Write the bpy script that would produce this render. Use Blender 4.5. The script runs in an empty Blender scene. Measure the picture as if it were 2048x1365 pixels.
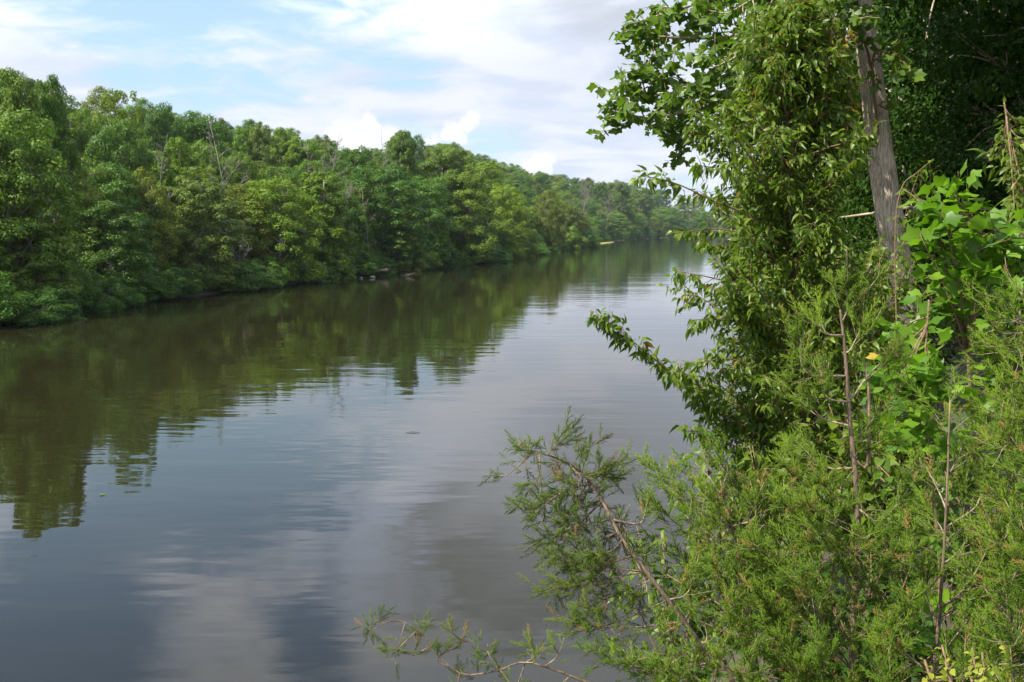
import bpy, math, random
import numpy as np
from mathutils import Vector

# ------------------------------------------------------------------ camera, sky, sun
EYE = 6.5                       # metres above the river
F = 2048.0                      # focal length in photo pixels
HORIZON = 458.0
PITCH = math.atan((682.5 - HORIZON) / F)
scene = bpy.context.scene
col = scene.collection
cam = bpy.data.cameras.new('camera'); cam.lens = 36.0; cam.sensor_width = 36.0
cam.clip_start = 0.05; cam.clip_end = 12000
cam_o = bpy.data.objects.new('camera', cam); col.objects.link(cam_o)
cam_o.location = (0, 0, EYE); cam_o.rotation_euler = (math.radians(90) - PITCH, 0, 0)
scene.camera = cam_o
SUN_EL = math.radians(50)
SUN_DIR = Vector((-0.90, -0.44, 0)).normalized() * math.cos(SUN_EL) + Vector((0, 0, math.sin(SUN_EL)))
sun = bpy.data.lights.new('sun', 'SUN'); sun.energy = 5.0; sun.angle = math.radians(0.5); sun.color = (1.0, 0.94, 0.81)
sun_o = bpy.data.objects.new('sun', sun); col.objects.link(sun_o)
sun_o.rotation_euler = (-SUN_DIR).to_track_quat('-Z', 'Y').to_euler()
vs = scene.view_settings; vs.view_transform = 'Standard'; vs.look = 'None'; vs.exposure = 1.0; vs.gamma = 1.0
scene.render.engine = 'CYCLES'
cy = scene.cycles
cy.max_bounces = 6; cy.diffuse_bounces = 3; cy.glossy_bounces = 3; cy.transmission_bounces = 3
cy.transparent_max_bounces = 4; cy.volume_bounces = 0; cy.use_denoising = True; cy.sample_clamp_indirect = 4.0
cy.use_adaptive_sampling = True; cy.adaptive_threshold = 0.015

def ray(px, py):
    a = (px - 1024) / F; b = (682.5 - py) / F
    c, s = math.cos(PITCH), math.sin(PITCH)
    return np.array([a, c + b * s, -s + b * c])
def P(px, py, Y):
    """the point of the place that lies Y metres ahead in the direction of a photo pixel"""
    d = ray(px, py); return np.array([0, 0, EYE]) + d * (Y / d[1])
def proj(p):
    v = np.asarray(p, float) - np.array([0, 0, EYE]); c, s = math.cos(PITCH), math.sin(PITCH)
    f = v[1] * c - v[2] * s; u = v[1] * s + v[2] * c
    return 1024 + F * v[0] / f, 682.5 - F * u / f

class NT:
    def __init__(self, tree): self.t = tree; tree.nodes.clear()
    def n(self, kind, **kw):
        nd = self.t.nodes.new(kind)
        for k, v in kw.items():
            if k.startswith('i_'):
                key = k[2:]; key = int(key) if key.isdigit() else key.replace('_', ' ')
                s = nd.inputs[key]
                if hasattr(v, 'is_output') or isinstance(v, bpy.types.NodeSocket): self.t.links.new(v, s)
                else: s.default_value = v
            else: setattr(nd, k, v)
        return nd
    def math(self, op, a, b=0.0, c=None, clamp=False):
        kw = {'i_0': a, 'i_1': b}
        if c is not None: kw['i_2'] = c
        return self.n('ShaderNodeMath', operation=op, use_clamp=clamp, **kw).outputs[0]
    def mix(self, f, a, b, mode='MIX'):
        m = self.n('ShaderNodeMix', data_type='RGBA', blend_type=mode)
        for s, v in ((m.inputs[0], f), (m.inputs[6], a), (m.inputs[7], b)):
            if isinstance(v, bpy.types.NodeSocket): self.t.links.new(v, s)
            else: s.default_value = v if not isinstance(v, tuple) or len(v) == 4 else (*v, 1)
        return m.outputs[2]
    def ramp(self, f, stops, interp='EASE'):
        r = self.n('ShaderNodeValToRGB', i_0=f); cr = r.color_ramp; cr.interpolation = interp
        while len(cr.elements) < len(stops): cr.elements.new(0.5)
        for e, (p, c) in zip(cr.elements, stops):
            e.position = p; e.color = (c, c, c, 1) if not isinstance(c, tuple) else (*c, 1)
        return r.outputs[0]
    def maprange(self, v, a, b, c=0.0, d=1.0, smooth=True):
        m = self.n('ShaderNodeMapRange', i_0=v, i_1=a, i_2=b, i_3=c, i_4=d)
        m.interpolation_type = 'SMOOTHSTEP' if smooth else 'LINEAR'
        return m.outputs[0]

world = bpy.data.worlds.new('World'); scene.world = world; world.use_nodes = True
W = NT(world.node_tree)
sky = W.n('ShaderNodeTexSky', sky_type='NISHITA'); sky.sun_disc = False
sky.sun_elevation = SUN_EL; sky.sun_rotation = math.atan2(SUN_DIR.x, SUN_DIR.y)
sky.air_density = 1.0; sky.dust_density = 0.6; sky.ozone_density = 1.5
gen = W.n('ShaderNodeTexCoord').outputs['Generated']
sep = W.n('ShaderNodeSeparateXYZ', i_0=gen)
zc = W.math('MAXIMUM', sep.outputs[2], 0.0)
den = W.math('ADD', zc, 0.14)
cx = W.math('DIVIDE', sep.outputs[0], den); cyy = W.math('DIVIDE', sep.outputs[1], den)
flat = W.n('ShaderNodeCombineXYZ', i_0=cx, i_1=cyy, i_2=0.0).outputs[0]
warp = W.n('ShaderNodeTexNoise', i_0=flat, i_Scale=1.6, i_Detail=3.0)
wv = W.n('ShaderNodeVectorMath', operation='MULTIPLY_ADD', i_0=warp.outputs['Color'], i_1=(0.5, 0.5, 0), i_2=flat).outputs[0]
big = W.n('ShaderNodeTexNoise', i_0=wv, i_Scale=1.15, i_Detail=9.0, i_Roughness=0.56).outputs[0]
fine = W.n('ShaderNodeTexNoise', i_0=wv, i_Scale=5.0, i_Detail=7.0, i_Roughness=0.6).outputs[0]
cover = W.math('ADD', W.math('MULTIPLY', big, 0.58), W.math('MULTIPLY', fine, 0.42))
def blob(vec, d, r0, r1, amp):                      # amp within r0, fading out to r1 (radians on the sky)
    dist = W.n('ShaderNodeVectorMath', operation='DISTANCE', i_0=vec, i_1=tuple(d)).outputs[1]
    return W.maprange(dist, r0, r1, amp, 0.0)
def dirv(px, py, mirror=False):
    d = ray(px, py); d = d / np.linalg.norm(d)
    if mirror: d[2] = -d[2]
    return d
BIAS = [((1180, 5), False, .0, .06, .10), ((330, 60), False, .0, .20, -.085), ((90, 20), False, .0, .12, -.05), ((800, 130), False, .0, .08, -.03), ((120, 1290), True, .02, .13, -.22), ((620, 1290), True, .0, .07, -.13),
        ((430, 930), True, .02, .18, -.13), ((150, 1130), True, .0, .10, -.06), ((760, 900), True, .0, .12, -.08), ((1250, 1050), True, .06, .25, .2), ((330, 1240), True, .02, .10, .06), ((480, 1330), True, .0, .06, .08), ((880, 1150), True, .04, .16, .12),
        ((1200, 180), False, .05, .3, .10), ((350, 250), False, .05, .22, .08), ((100, 180), False, .02, .09, .05), ((970, 290), False, .01, .06, -.10), ((1100, 290), False, .01, .08, -.06), ((820, 275), False, .0, .035, -.1)]
for (px, py), mir, r0, r1, amp in BIAS:
    cover = W.math('ADD', cover, blob(gen, dirv(px, py, mir), r0, r1, amp))
mask = W.maprange(cover, 0.36, 0.55, 0.05, 0.96)
low = W.maprange(zc, 0.0, 0.16, 0.45, 0.0)          # milky air low over the horizon
mask = W.math('MAXIMUM', mask, low)
# bright heaps of cumulus low in the sky
puffn = W.n('ShaderNodeTexNoise', i_0=gen, i_Scale=26.0, i_Detail=6.0, i_Roughness=0.55).outputs['Color']
pv = W.n('ShaderNodeVectorMath', operation='MULTIPLY_ADD', i_0=W.n('ShaderNodeVectorMath', operation='SUBTRACT', i_0=puffn, i_1=(.5, .5, .5)).outputs[0], i_1=(.05, .0, .05), i_2=gen).outputs[0]
puff = None
for (px, py, r) in [(905, 266, .013), (937, 247, .011), (882, 276, .007), (735, 256, .013), (700, 280, .022), (765, 285, .020), (1090, 328, .010), (850, 295, .010), (1085, 333, .012)]:
    b = blob(pv, dirv(px, py), r * .72, r * 1.18, 1.0)
    puff = b if puff is None else W.math('MAXIMUM', puff, b)
shade = W.n('ShaderNodeTexNoise', i_0=wv, i_Scale=2.3, i_Detail=6.0, i_Roughness=0.55, i_Distortion=0.3).outputs[0]
shade = W.maprange(shade, 0.36, 0.62, 0.0, 1.0)
ccol = W.mix(shade, (3.6, 4.0, 4.9), (4.6, 4.75, 5.2))
thick = W.math('MULTIPLY', W.maprange(zc, 0.19, 0.27), W.maprange(cover, 0.55, 0.72))
thick = W.math('MAXIMUM', thick, blob(wv if False else gen, dirv(1250, 1050, True), .05, .22, .8))
thick = W.math('MAXIMUM', thick, blob(gen, dirv(1200, -45), .03, .10, 1.0))
thick = W.math('MULTIPLY', thick, W.math('ADD', W.math('MULTIPLY', shade, -0.4), 1.0))
ccol = W.mix(W.maprange(zc, .13, .27), ccol, W.mix(1.0, ccol, (1.58, 1.6, 1.68), 'MULTIPLY'))
hic = W.mix(thick, ccol, (3.1, 3.3, 3.7))
base = W.mix(0.75, sky.outputs[0], (2.7, 4.0, 5.0))
hi_blue = W.mix(W.maprange(zc, 0.16, 0.42), base, W.mix(1.0, base, (.52, .66, 1.02), 'MULTIPLY'))
skyc = W.mix(mask, hi_blue, hic)
skyc = W.mix(W.math('MULTIPLY', puff, 0.75), skyc, (5.4, 5.4, 5.45))
bg = W.n('ShaderNodeBackground', i_Color=skyc, i_Strength=0.1)
out = W.n('ShaderNodeOutputWorld'); world.node_tree.links.new(bg.outputs[0], out.inputs[0])

# ------------------------------------------------------------------ mesh helpers
rng = np.random.default_rng(7)
def unit(v):
    v = np.asarray(v, float); n = np.linalg.norm(v, axis=-1, keepdims=True); return v / np.maximum(n, 1e-9)

class Acc:
    """collects tubes and leaves, then builds ONE mesh object"""
    def __init__(self): self.v = []; self.loops = []; self.tot = []; self.tint = []; self.nv = 0
    def raw(self, verts, flat_loops, totals, tint):
        self.v.append(verts); self.loops.append(flat_loops + self.nv); self.tot.append(totals); self.tint.append(tint); self.nv += len(verts)
    def tube(self, pts, rad, sides=6, tint=0.5, bump=0.0):
        pts = np.asarray(pts, float); n = len(pts)
        rad = np.broadcast_to(np.asarray(rad, float), (n,)) if np.ndim(rad) == 0 else np.asarray(rad, float)
        tan = unit(np.gradient(pts, axis=0))
        ref = np.array([0.31, 0.9, 0.3]) if abs(tan[0] @ np.array([0.31, 0.9, 0.3])) < 0.9 else np.array([1., 0, 0])
        u = unit(np.cross(tan, ref)); w = np.cross(tan, u)
        an = np.linspace(0, 2 * math.pi, sides, endpoint=False)
        rr = rad[:, None] * (1 + (bump * (rng.random((n, sides)) - .5) if bump else 0))
        ring = pts[:, None, :] + rr[:, :, None] * (np.cos(an)[None, :, None] * u[:, None, :] + np.sin(an)[None, :, None] * w[:, None, :])
        i = np.arange(n - 1)[:, None] * sides; j = np.arange(sides)[None, :]; k = (j + 1) % sides
        q = np.stack([i + j, i + k, i + sides + k, i + sides + j], -1).reshape(-1, 4)
        q = np.concatenate([q.ravel(), np.arange(sides)[::-1], (n - 1) * sides + np.arange(sides)])
        tt = np.concatenate([np.full((n - 1) * sides, 4), [sides, sides]])
        self.raw(ring.reshape(-1, 3), q, tt, np.full(len(tt), tint))
    def leaves(self, tmpl, pos, ydir, zdir, size, tint=None):
        tv, tf = tmpl; N = len(pos)
        if N == 0: return
        y = unit(ydir); x = unit(np.cross(y, zdir)); z = np.cross(x, y)
        s = np.broadcast_to(np.asarray(size, float), (N,))[:, None, None]
        V = pos[:, None, :] + s * (tv[None, :, 0:1] * x[:, None, :] + tv[None, :, 1:2] * y[:, None, :] + tv[None, :, 2:3] * z[:, None, :])
        fl = np.concatenate([np.array(f) for f in tf]); ft = np.array([len(f) for f in tf])
        L = (fl[None, :] + (np.arange(N) * len(tv))[:, None]).ravel()
        t = rng.random(N) if tint is None else np.broadcast_to(tint, (N,))
        self.raw(V.reshape(-1, 3), L, np.tile(ft, N), np.repeat(t, len(ft)))
    def mesh(self, name, mat, smooth=False):
        v = np.concatenate(self.v); l = np.concatenate(self.loops).astype(np.int32); t = np.concatenate(self.tot).astype(np.int32)
        me = bpy.data.meshes.new(name)
        me.vertices.add(len(v)); me.vertices.foreach_set('co', v.astype(np.float32).ravel())
        me.loops.add(len(l)); me.loops.foreach_set('vertex_index', l)
        me.polygons.add(len(t)); st = np.concatenate([[0], np.cumsum(t)[:-1]]).astype(np.int32)
        me.polygons.foreach_set('loop_start', st)
        if smooth: me.polygons.foreach_set('use_smooth', np.ones(len(t), bool))
        me.update(calc_edges=True)
        at = me.attributes.new('tint', 'FLOAT', 'FACE'); at.data.foreach_set('value', np.concatenate(self.tint).astype(np.float32))
        me.materials.append(mat)
        return me
    def build(self, name, mat, parent=None, smooth=False):
        return link(name, self.mesh(name, mat, smooth), parent)
def link(name, data, parent=None):
    o = bpy.data.objects.new(name, data); col.objects.link(o)
    if parent is not None:
        o.parent = parent; o.matrix_parent_inverse = parent.matrix_world.inverted() if False else o.matrix_parent_inverse
    return o
def thing(name, label, cat, loc=(0, 0, 0), rz=0.0, group=None):
    o = bpy.data.objects.new(name, None); col.objects.link(o)
    o.location = loc; o.rotation_euler = (0, 0, rz); o['label'] = label; o['category'] = cat
    if group: o['group'] = group
    return o
def copy_tree(src, loc, rz, scale, label, group):
    r = src.copy(); col.objects.link(r); r.location = loc; r.rotation_euler = (0, 0, rz); r.scale = scale
    r['label'] = label
    if group: r['group'] = group
    elif 'group' in r: del r['group']
    for ch in src.children:
        c = ch.copy(); col.objects.link(c); c.parent = r
    return r
def wander(p0, d0, length, n, wob=0.12, pull=(0, 0, 0)):
    pts = [np.asarray(p0, float)]; d = unit(d0); st = length / n
    for i in range(n):
        d = unit(d + rng.normal(0, wob, 3) + np.asarray(pull) / n); pts.append(pts[-1] + d * st)
    return np.array(pts)
def smooth_path(pts, n):
    """Catmull-Rom through the points"""
    pts = np.asarray(pts, float); P_ = np.vstack([2 * pts[0] - pts[1], pts, 2 * pts[-1] - pts[-2]])
    ts = np.linspace(0, len(pts) - 1 - 1e-6, n); out = []
    for t in ts:
        i = int(t); f = t - i; a, b, c, d = P_[i], P_[i + 1], P_[i + 2], P_[i + 3]
        out.append(.5 * ((2 * b) + (c - a) * f + (2 * a - 5 * b + 4 * c - d) * f * f + (3 * b - a - 3 * c + d) * f ** 3))
    return np.array(out)
def along(pts, t):
    t = np.clip(t, 0, 1) * (len(pts) - 1); i = np.minimum(t.astype(int), len(pts) - 2) if np.ndim(t) else min(int(t), len(pts) - 2)
    f = (t - i)
    if np.ndim(t): return pts[i] * (1 - f[:, None]) + pts[i + 1] * f[:, None], unit(pts[i + 1] - pts[i])
    return pts[i] * (1 - f) + pts[i + 1] * f, unit(pts[i + 1] - pts[i])

# leaf shapes: x across, y along, z out of the face
KITE = (np.array([[0, 0, 0], [.34, .45, .05], [0, 1, -.08], [-.34, .45, .05]]), [(0, 1, 2, 3)])
def blade(width, droop, fold):
    sp = [(0, 0, 0), (0, .33, -droop * .11), (0, .68, -droop * .46), (0, 1.0, -droop)]
    rt = [(width, .30, fold - droop * .09), (width * .78, .66, fold - droop * .43)]
    lf = [(-x, y, z) for x, y, z in rt]
    return np.array(sp + rt + lf, float), [(0, 4, 1), (1, 4, 5, 2), (2, 5, 3), (0, 1, 6), (1, 2, 7, 6), (2, 3, 7)]
PEAR = [blade(.22, .7, .07), blade(.20, 1.0, .08), blade(.24, .45, .05)]
OVAL = blade(.33, .25, .06)
def tulip(droop, fold):
    R = [(0, 0), (.30, -.03), (.53, .20), (.35, .43), (.46, .82), (.18, .79), (0, .70)]
    rt = [(x, y, fold * x - droop * y * y) for x, y in R]; lf = [(-x, y, z) for x, y, z in rt[1:-1]]
    v = np.array(rt + [(0, .36, -droop * .13)] + lf, float)  # 0..6 right, 7 centre, 8..12 left
    return v, [(0, 1, 2, 3, 7), (7, 3, 4, 5, 6), (0, 7, 10, 9, 8), (7, 6, 12, 11, 10)]
TULIP = [tulip(.15, .18), tulip(.4, .1), tulip(.25, .3)]
HEART = (np.array([[0, 0, 0], [.32, -.1, .05], [.52, .2, .08], [.36, .62, .03], [0, 1, -.12], [0, .45, -.02], [-.32, -.1, .05], [-.52, .2, .08], [-.36, .62, .03]]),
         [(0, 1, 2, 5), (5, 2, 3, 4), (0, 5, 7, 6), (5, 4, 8, 7)])

# ------------------------------------------------------------------ materials
def material(name):
    m = bpy.data.materials.new(name); m.use_nodes = True; return m, NT(m.node_tree)
def leaf_mat(name, dark, light, rough=0.5, transl=0.35, spec=0.3, odd=None, hue=0.0, patch=0.0):
    m, T = material(name); warm = lambda c: (c[0] * 1.16, c[1] * 1.0, c[2] * .8); dark, light = warm(dark), warm(light)
    t = T.n('ShaderNodeAttribute', attribute_name='tint').outputs['Fac']
    c = T.mix(t, dark, light)
    if odd: c = T.mix(T.math('GREATER_THAN', t, odd[0]), c, odd[1])
    if hue:
        rnd = T.n('ShaderNodeObjectInfo').outputs['Random']
        c = T.mix(T.math('MULTIPLY', rnd, hue), c, (.11, .13, .035))
        r2 = T.math('FRACT', T.math('MULTIPLY', rnd, 7.31))
        c = T.mix(1.0, c, T.mix(r2, (.66, .74, .76), (1.25, 1.18, 1.05)), 'MULTIPLY')
    if patch:
        oc = T.n('ShaderNodeTexCoord').outputs['Object']
        no = T.n('ShaderNodeTexNoise', i_0=oc, i_Scale=patch, i_Detail=2.0).outputs[0]
        c = T.mix(T.maprange(no, .35, .65, 0, .55), c, T.mix(1.0, c, (1.45, 1.25, .9), 'MULTIPLY'))
    p = T.n('ShaderNodeBsdfPrincipled', i_Base_Color=c, i_Roughness=rough); p.inputs['Specular IOR Level'].default_value = spec
    tc = T.mix(1.0, c, (1.35, 1.5, .55), 'MULTIPLY')
    tr = T.n('ShaderNodeBsdfTranslucent', i_Color=tc)
    mx = T.n('ShaderNodeMixShader', i_0=transl, i_1=p.outputs[0], i_2=tr.outputs[0])
    o = T.n('ShaderNodeOutputMaterial', i_0=mx.outputs[0]); return m
def bark_mat(name, a, b, scale=(30, 30, 4), rough=.85, bump=.6, dist=.01):
    m, T = material(name)
    oc = T.n('ShaderNodeTexCoord').outputs['Object']
    mp = T.n('ShaderNodeMapping', i_0=oc); mp.inputs['Scale'].default_value = scale
    n1 = T.n('ShaderNodeTexNoise', i_0=mp.outputs[0], i_Scale=1.0, i_Detail=6.0, i_Roughness=.6).outputs[0]
    n2 = T.n('ShaderNodeTexNoise', i_0=oc, i_Scale=2.2, i_Detail=4.0).outputs[0]
    if name == 'grey_brown_bark':
        mv = T.n('ShaderNodeMapping', i_0=T.n('ShaderNodeVectorMath', operation='MULTIPLY_ADD', i_0=T.n('ShaderNodeTexNoise', i_0=oc, i_Scale=6.0, i_Detail=3.0).outputs['Color'], i_1=(.06, .06, .2), i_2=oc).outputs[0]); mv.inputs['Scale'].default_value = (42, 42, 5)
        vo = T.n('ShaderNodeTexVoronoi', feature='DISTANCE_TO_EDGE', i_0=mv.outputs[0], i_Scale=1.0).outputs['Distance']
        n1 = T.math('ADD', T.math('MULTIPLY', T.maprange(vo, 0, .3), .18), T.math('MULTIPLY', n1, .8))
    f = T.math('ADD', T.math('MULTIPLY', n1, .65), T.math('MULTIPLY', n2, .35))
    c = T.mix(T.maprange(f, .36, .64), a, b)
    bp = T.n('ShaderNodeBump', i_Height=n1, i_Strength=bump, i_Distance=dist)
    p = T.n('ShaderNodeBsdfPrincipled', i_Base_Color=c, i_Roughness=rough, i_Normal=bp.outputs[0]); p.inputs['Specular IOR Level'].default_value = .2
    T.n('ShaderNodeOutputMaterial', i_0=p.outputs[0]); return m

M = {
    'mid':   leaf_mat('leaves_mid_green', (.040, .118, .008), (.108, .228, .017), .55, .32, .25, hue=.35, patch=.35),
    'dark':  leaf_mat('leaves_deep_green', (.022, .078, .006), (.060, .162, .012), .5, .28, .25, hue=.15, patch=.35),
    'pale':  leaf_mat('leaves_grey_green', (.066, .138, .024), (.145, .245, .045), .6, .30, .25, hue=.25, patch=.35),
    'lime':  leaf_mat('leaves_yellow_green', (.060, .140, .009), (.135, .250, .019), .55, .35, .25, hue=.25, patch=.35),
    'olive': leaf_mat('leaves_olive', (.062, .108, .014), (.120, .190, .028), .6, .3, .2, hue=.3, patch=.35),
    'pear':  leaf_mat('pear_leaves', (.045, .105, .012), (.130, .215, .028), .42, .42, .35, odd=(.99, (.20, .13, .03))),
    'tip':   leaf_mat('young_pear_leaves', (.11, .13, .02), (.26, .19, .04), .35, .4, .5, odd=(.8, (.30, .13, .03))),
    'tulip': leaf_mat('tulip_leaves', (.050, .115, .014), (.105, .200, .030), .42, .42, .4),
    'sap':   leaf_mat('large_tulip_leaves', (.050, .140, .012), (.135, .280, .026), .42, .42, .4, odd=(.997, (.38, .28, .03))),
    'shade': leaf_mat('leaves_shade_darkened', (.012, .042, .005), (.032, .082, .010), .6, .3, .1),  # leaf colour darkened to stand in for shade in wood and undergrowth
    'cedar': leaf_mat('cedar_sprays', (.044, .108, .008), (.140, .242, .018), .6, .22, .2, odd=(.972, (.26, .17, .05))),
    'cedar_dark': leaf_mat('cedar_sprays_dark', (.042, .090, .012), (.115, .185, .022), .6, .2, .2, odd=(.975, (.20, .12, .04))),
    'bush':  leaf_mat('bush_leaves', (.14, .21, .025), (.26, .32, .05), .5, .4, .3),
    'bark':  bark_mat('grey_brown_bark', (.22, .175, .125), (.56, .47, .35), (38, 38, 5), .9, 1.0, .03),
    'far_bark': bark_mat('far_bark', (.10, .085, .065), (.26, .23, .19), (3, 3, .6), .9, .2),
    'twig':  bark_mat('brown_twig_bark', (.12, .075, .04), (.24, .165, .10), (60, 60, 60)),
    'cedar_twig': bark_mat('pale_cedar_twig', (.15, .11, .07), (.36, .285, .20), (90, 90, 90)),
    'cedar_bark': bark_mat('cedar_bark', (.085, .06, .04), (.24, .175, .12), (90, 90, 14), .9, .8, .004),
    'dead':  bark_mat('dead_wood', (.15, .135, .115), (.28, .255, .215), (4, 4, 1)),
    'log':   bark_mat('wet_log_wood', (.06, .045, .03), (.22, .17, .12), (6, 6, 6)),
    'stone': bark_mat('pale_stone', (.14, .13, .10), (.32, .30, .25), (8, 8, 8)),
}

# ------------------------------------------------------------------ terrain and river
LB = [(-260, -60), (-40, -44), (30, -36.5), (68, -34), (88, -33), (108, -28.5), (143, -20), (205, -3), (300, 13), (400, 30), (425, 34), (440, 33), (480, 40), (555, 56), (700, 97), (860, 156), (930, 230), (970, 330), (1010, 600), (1050, 4000)]
RB = [(-260, -80), (-50, -17), (0, -4.2), (8, -.8), (14, 2.2), (30, 9), (60, 16.5), (100, 25), (333, 76), (600, 133), (790, 176), (820, 215), (850, 330), (880, 600), (930, 4000)]
def edge(tab, Y): return np.interp(Y, [a for a, b in tab], [b for a, b in tab])
def inland_left(x, y):
    s = (edge(LB, y + 3) - edge(LB, y - 3)) / 6; return (edge(LB, y) - x) / np.sqrt(1 + s * s)
def inland_right(x, y):
    s = (edge(RB, y + 1) - edge(RB, y - 1)) / 2; return (x - edge(RB, y)) / np.sqrt(1 + s * s)
def hills(x, y):
    return np.sin(x * .013 + 1.3) * np.cos(y * .011) * 2.5 + np.sin(x * .031 + y * .023) * 1.2
def ground(x, y):
    x = np.asarray(x, float); y = np.asarray(y, float)
    dl = inland_left(x, y); dr = inland_right(x, y)
    k = np.interp(y, [0, 250, 450, 900], [.27, .27, .36, .42])
    hl = np.interp(dl, [-6, 0, 1.5, 4, 14], [-2.5, -.15, .35, .9, 1.6]) + k * (np.clip(dl - 14, 0, 75) - .12 * np.clip(dl - 130, 0, 150)) * np.interp(dl, [14, 40], [.6, 1]) + np.clip(dl - 30, 0, 80) / 80 * hills(x, y)
    hr = np.interp(dr, [-3, -1, 0, 1.3, 2.6, 4.2, 12, 60, 300], [-2.5, -.9, -.1, 1.7, 3.5, 4.6, 5.2, 9, 30]) + .12 * np.sin(x * 1.9) * np.cos(y * 1.7) * np.clip(dr, 0, 3) / 3
    return np.where(dl > dr, np.where(dl > -6, hl, -2.5), np.where(dr > -3, hr, -2.5))
def grid_axis(marks):
    out = []
    for a, b, s in marks: out += list(np.arange(a, b, s))
    return np.array(out + [marks[-1][1]], float)
gx = grid_axis([(-1500, -600, 180), (-600, -120, 20), (-120, -50, 5), (-50, -8, 1.5), (-8, 14, .5), (14, 60, 2), (60, 240, 6), (240, 800, 28), (800, 1800, 200)])
gy = grid_axis([(-600, -60, 60), (-60, -6, 3), (-6, 22, .5), (22, 240, 3), (240, 1060, 8), (1060, 1500, 44), (1500, 2600, 220)])
X, Y = np.meshgrid(gx, gy, indexing='ij'); Z = ground(X, Y)
A = Acc(); n, m_ = X.shape
idx = np.arange(n * m_).reshape(n, m_)
q = np.stack([idx[:-1, :-1], idx[1:, :-1], idx[1:, 1:], idx[:-1, 1:]], -1).reshape(-1, 4)
A.raw(np.stack([X, Y, Z], -1).reshape(-1, 3), q.ravel(), np.full(len(q), 4), np.full(len(q), .5))
mg, T = material('forest_floor')
oc = T.n('ShaderNodeTexCoord').outputs['Object']
f1 = T.n('ShaderNodeTexNoise', i_0=oc, i_Scale=.8, i_Detail=9.0, i_Roughness=.65).outputs[0]
f2 = T.n('ShaderNodeTexNoise', i_0=oc, i_Scale=9.0, i_Detail=6.0).outputs[0]
c = T.mix(T.maprange(f1, .4, .6), (.040, .030, .018), (.028, .052, .010)); c = T.mix(T.maprange(f2, .4, .65), c, (.060, .048, .026))
bp = T.n('ShaderNodeBump', i_Height=f2, i_Strength=.8, i_Distance=.05)
p = T.n('ShaderNodeBsdfPrincipled', i_Base_Color=c, i_Roughness=.95, i_Normal=bp.outputs[0]); T.n('ShaderNodeOutputMaterial', i_0=p.outputs[0])
g = A.build('ground', mg, smooth=True); g['kind'] = 'structure'

A = Acc()
A.raw(np.array([[-1490, -590, 0], [1790, -590, 0], [1790, 2590, 0], [-1490, 2590, 0]], float), np.arange(4), np.array([4]), np.array([.5]))
mw, T = material('river_water')
oc = T.n('ShaderNodeTexCoord').outputs['Object']
def wave(sx, sy, rot, scale, detail):
    mp = T.n('ShaderNodeMapping', i_0=oc); mp.inputs['Scale'].default_value = (sx, sy, 1); mp.inputs['Rotation'].default_value = (0, 0, rot)
    return T.n('ShaderNodeTexNoise', i_0=mp.outputs[0], i_Scale=scale, i_Detail=detail, i_Roughness=.5).outputs[0]
w1 = wave(.45, 1.5, .08, .55, 2.0); w2 = wave(.5, 1.3, -.15, 2.6, 2.0); w3 = wave(.4, 1.0, .1, .16, 1.0)
calm = T.maprange(wave(.5, 1.2, .2, .07, 2.0), .38, .62, .25, 1.0)
h = T.math('ADD', T.math('MULTIPLY', w1, .012), T.math('MULTIPLY', T.math('MULTIPLY', w2, calm), .0023)); h = T.math('ADD', h, T.math('MULTIPLY', w3, .022))
bp = T.n('ShaderNodeBump', i_Height=h, i_Strength=1.0, i_Distance=1.0)
mud = T.mix(wave(1, 1, 0, .03, 3.0), (.011, .0115, .004), (.018, .016, .006))
p = T.n('ShaderNodeBsdfPrincipled', i_Base_Color=mud, i_Roughness=.012, i_IOR=1.333, i_Normal=bp.outputs[0])
T.n('ShaderNodeOutputMaterial', i_0=p.outputs[0])
w = A.build('river_water', mw); w['kind'] = 'structure'

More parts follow.
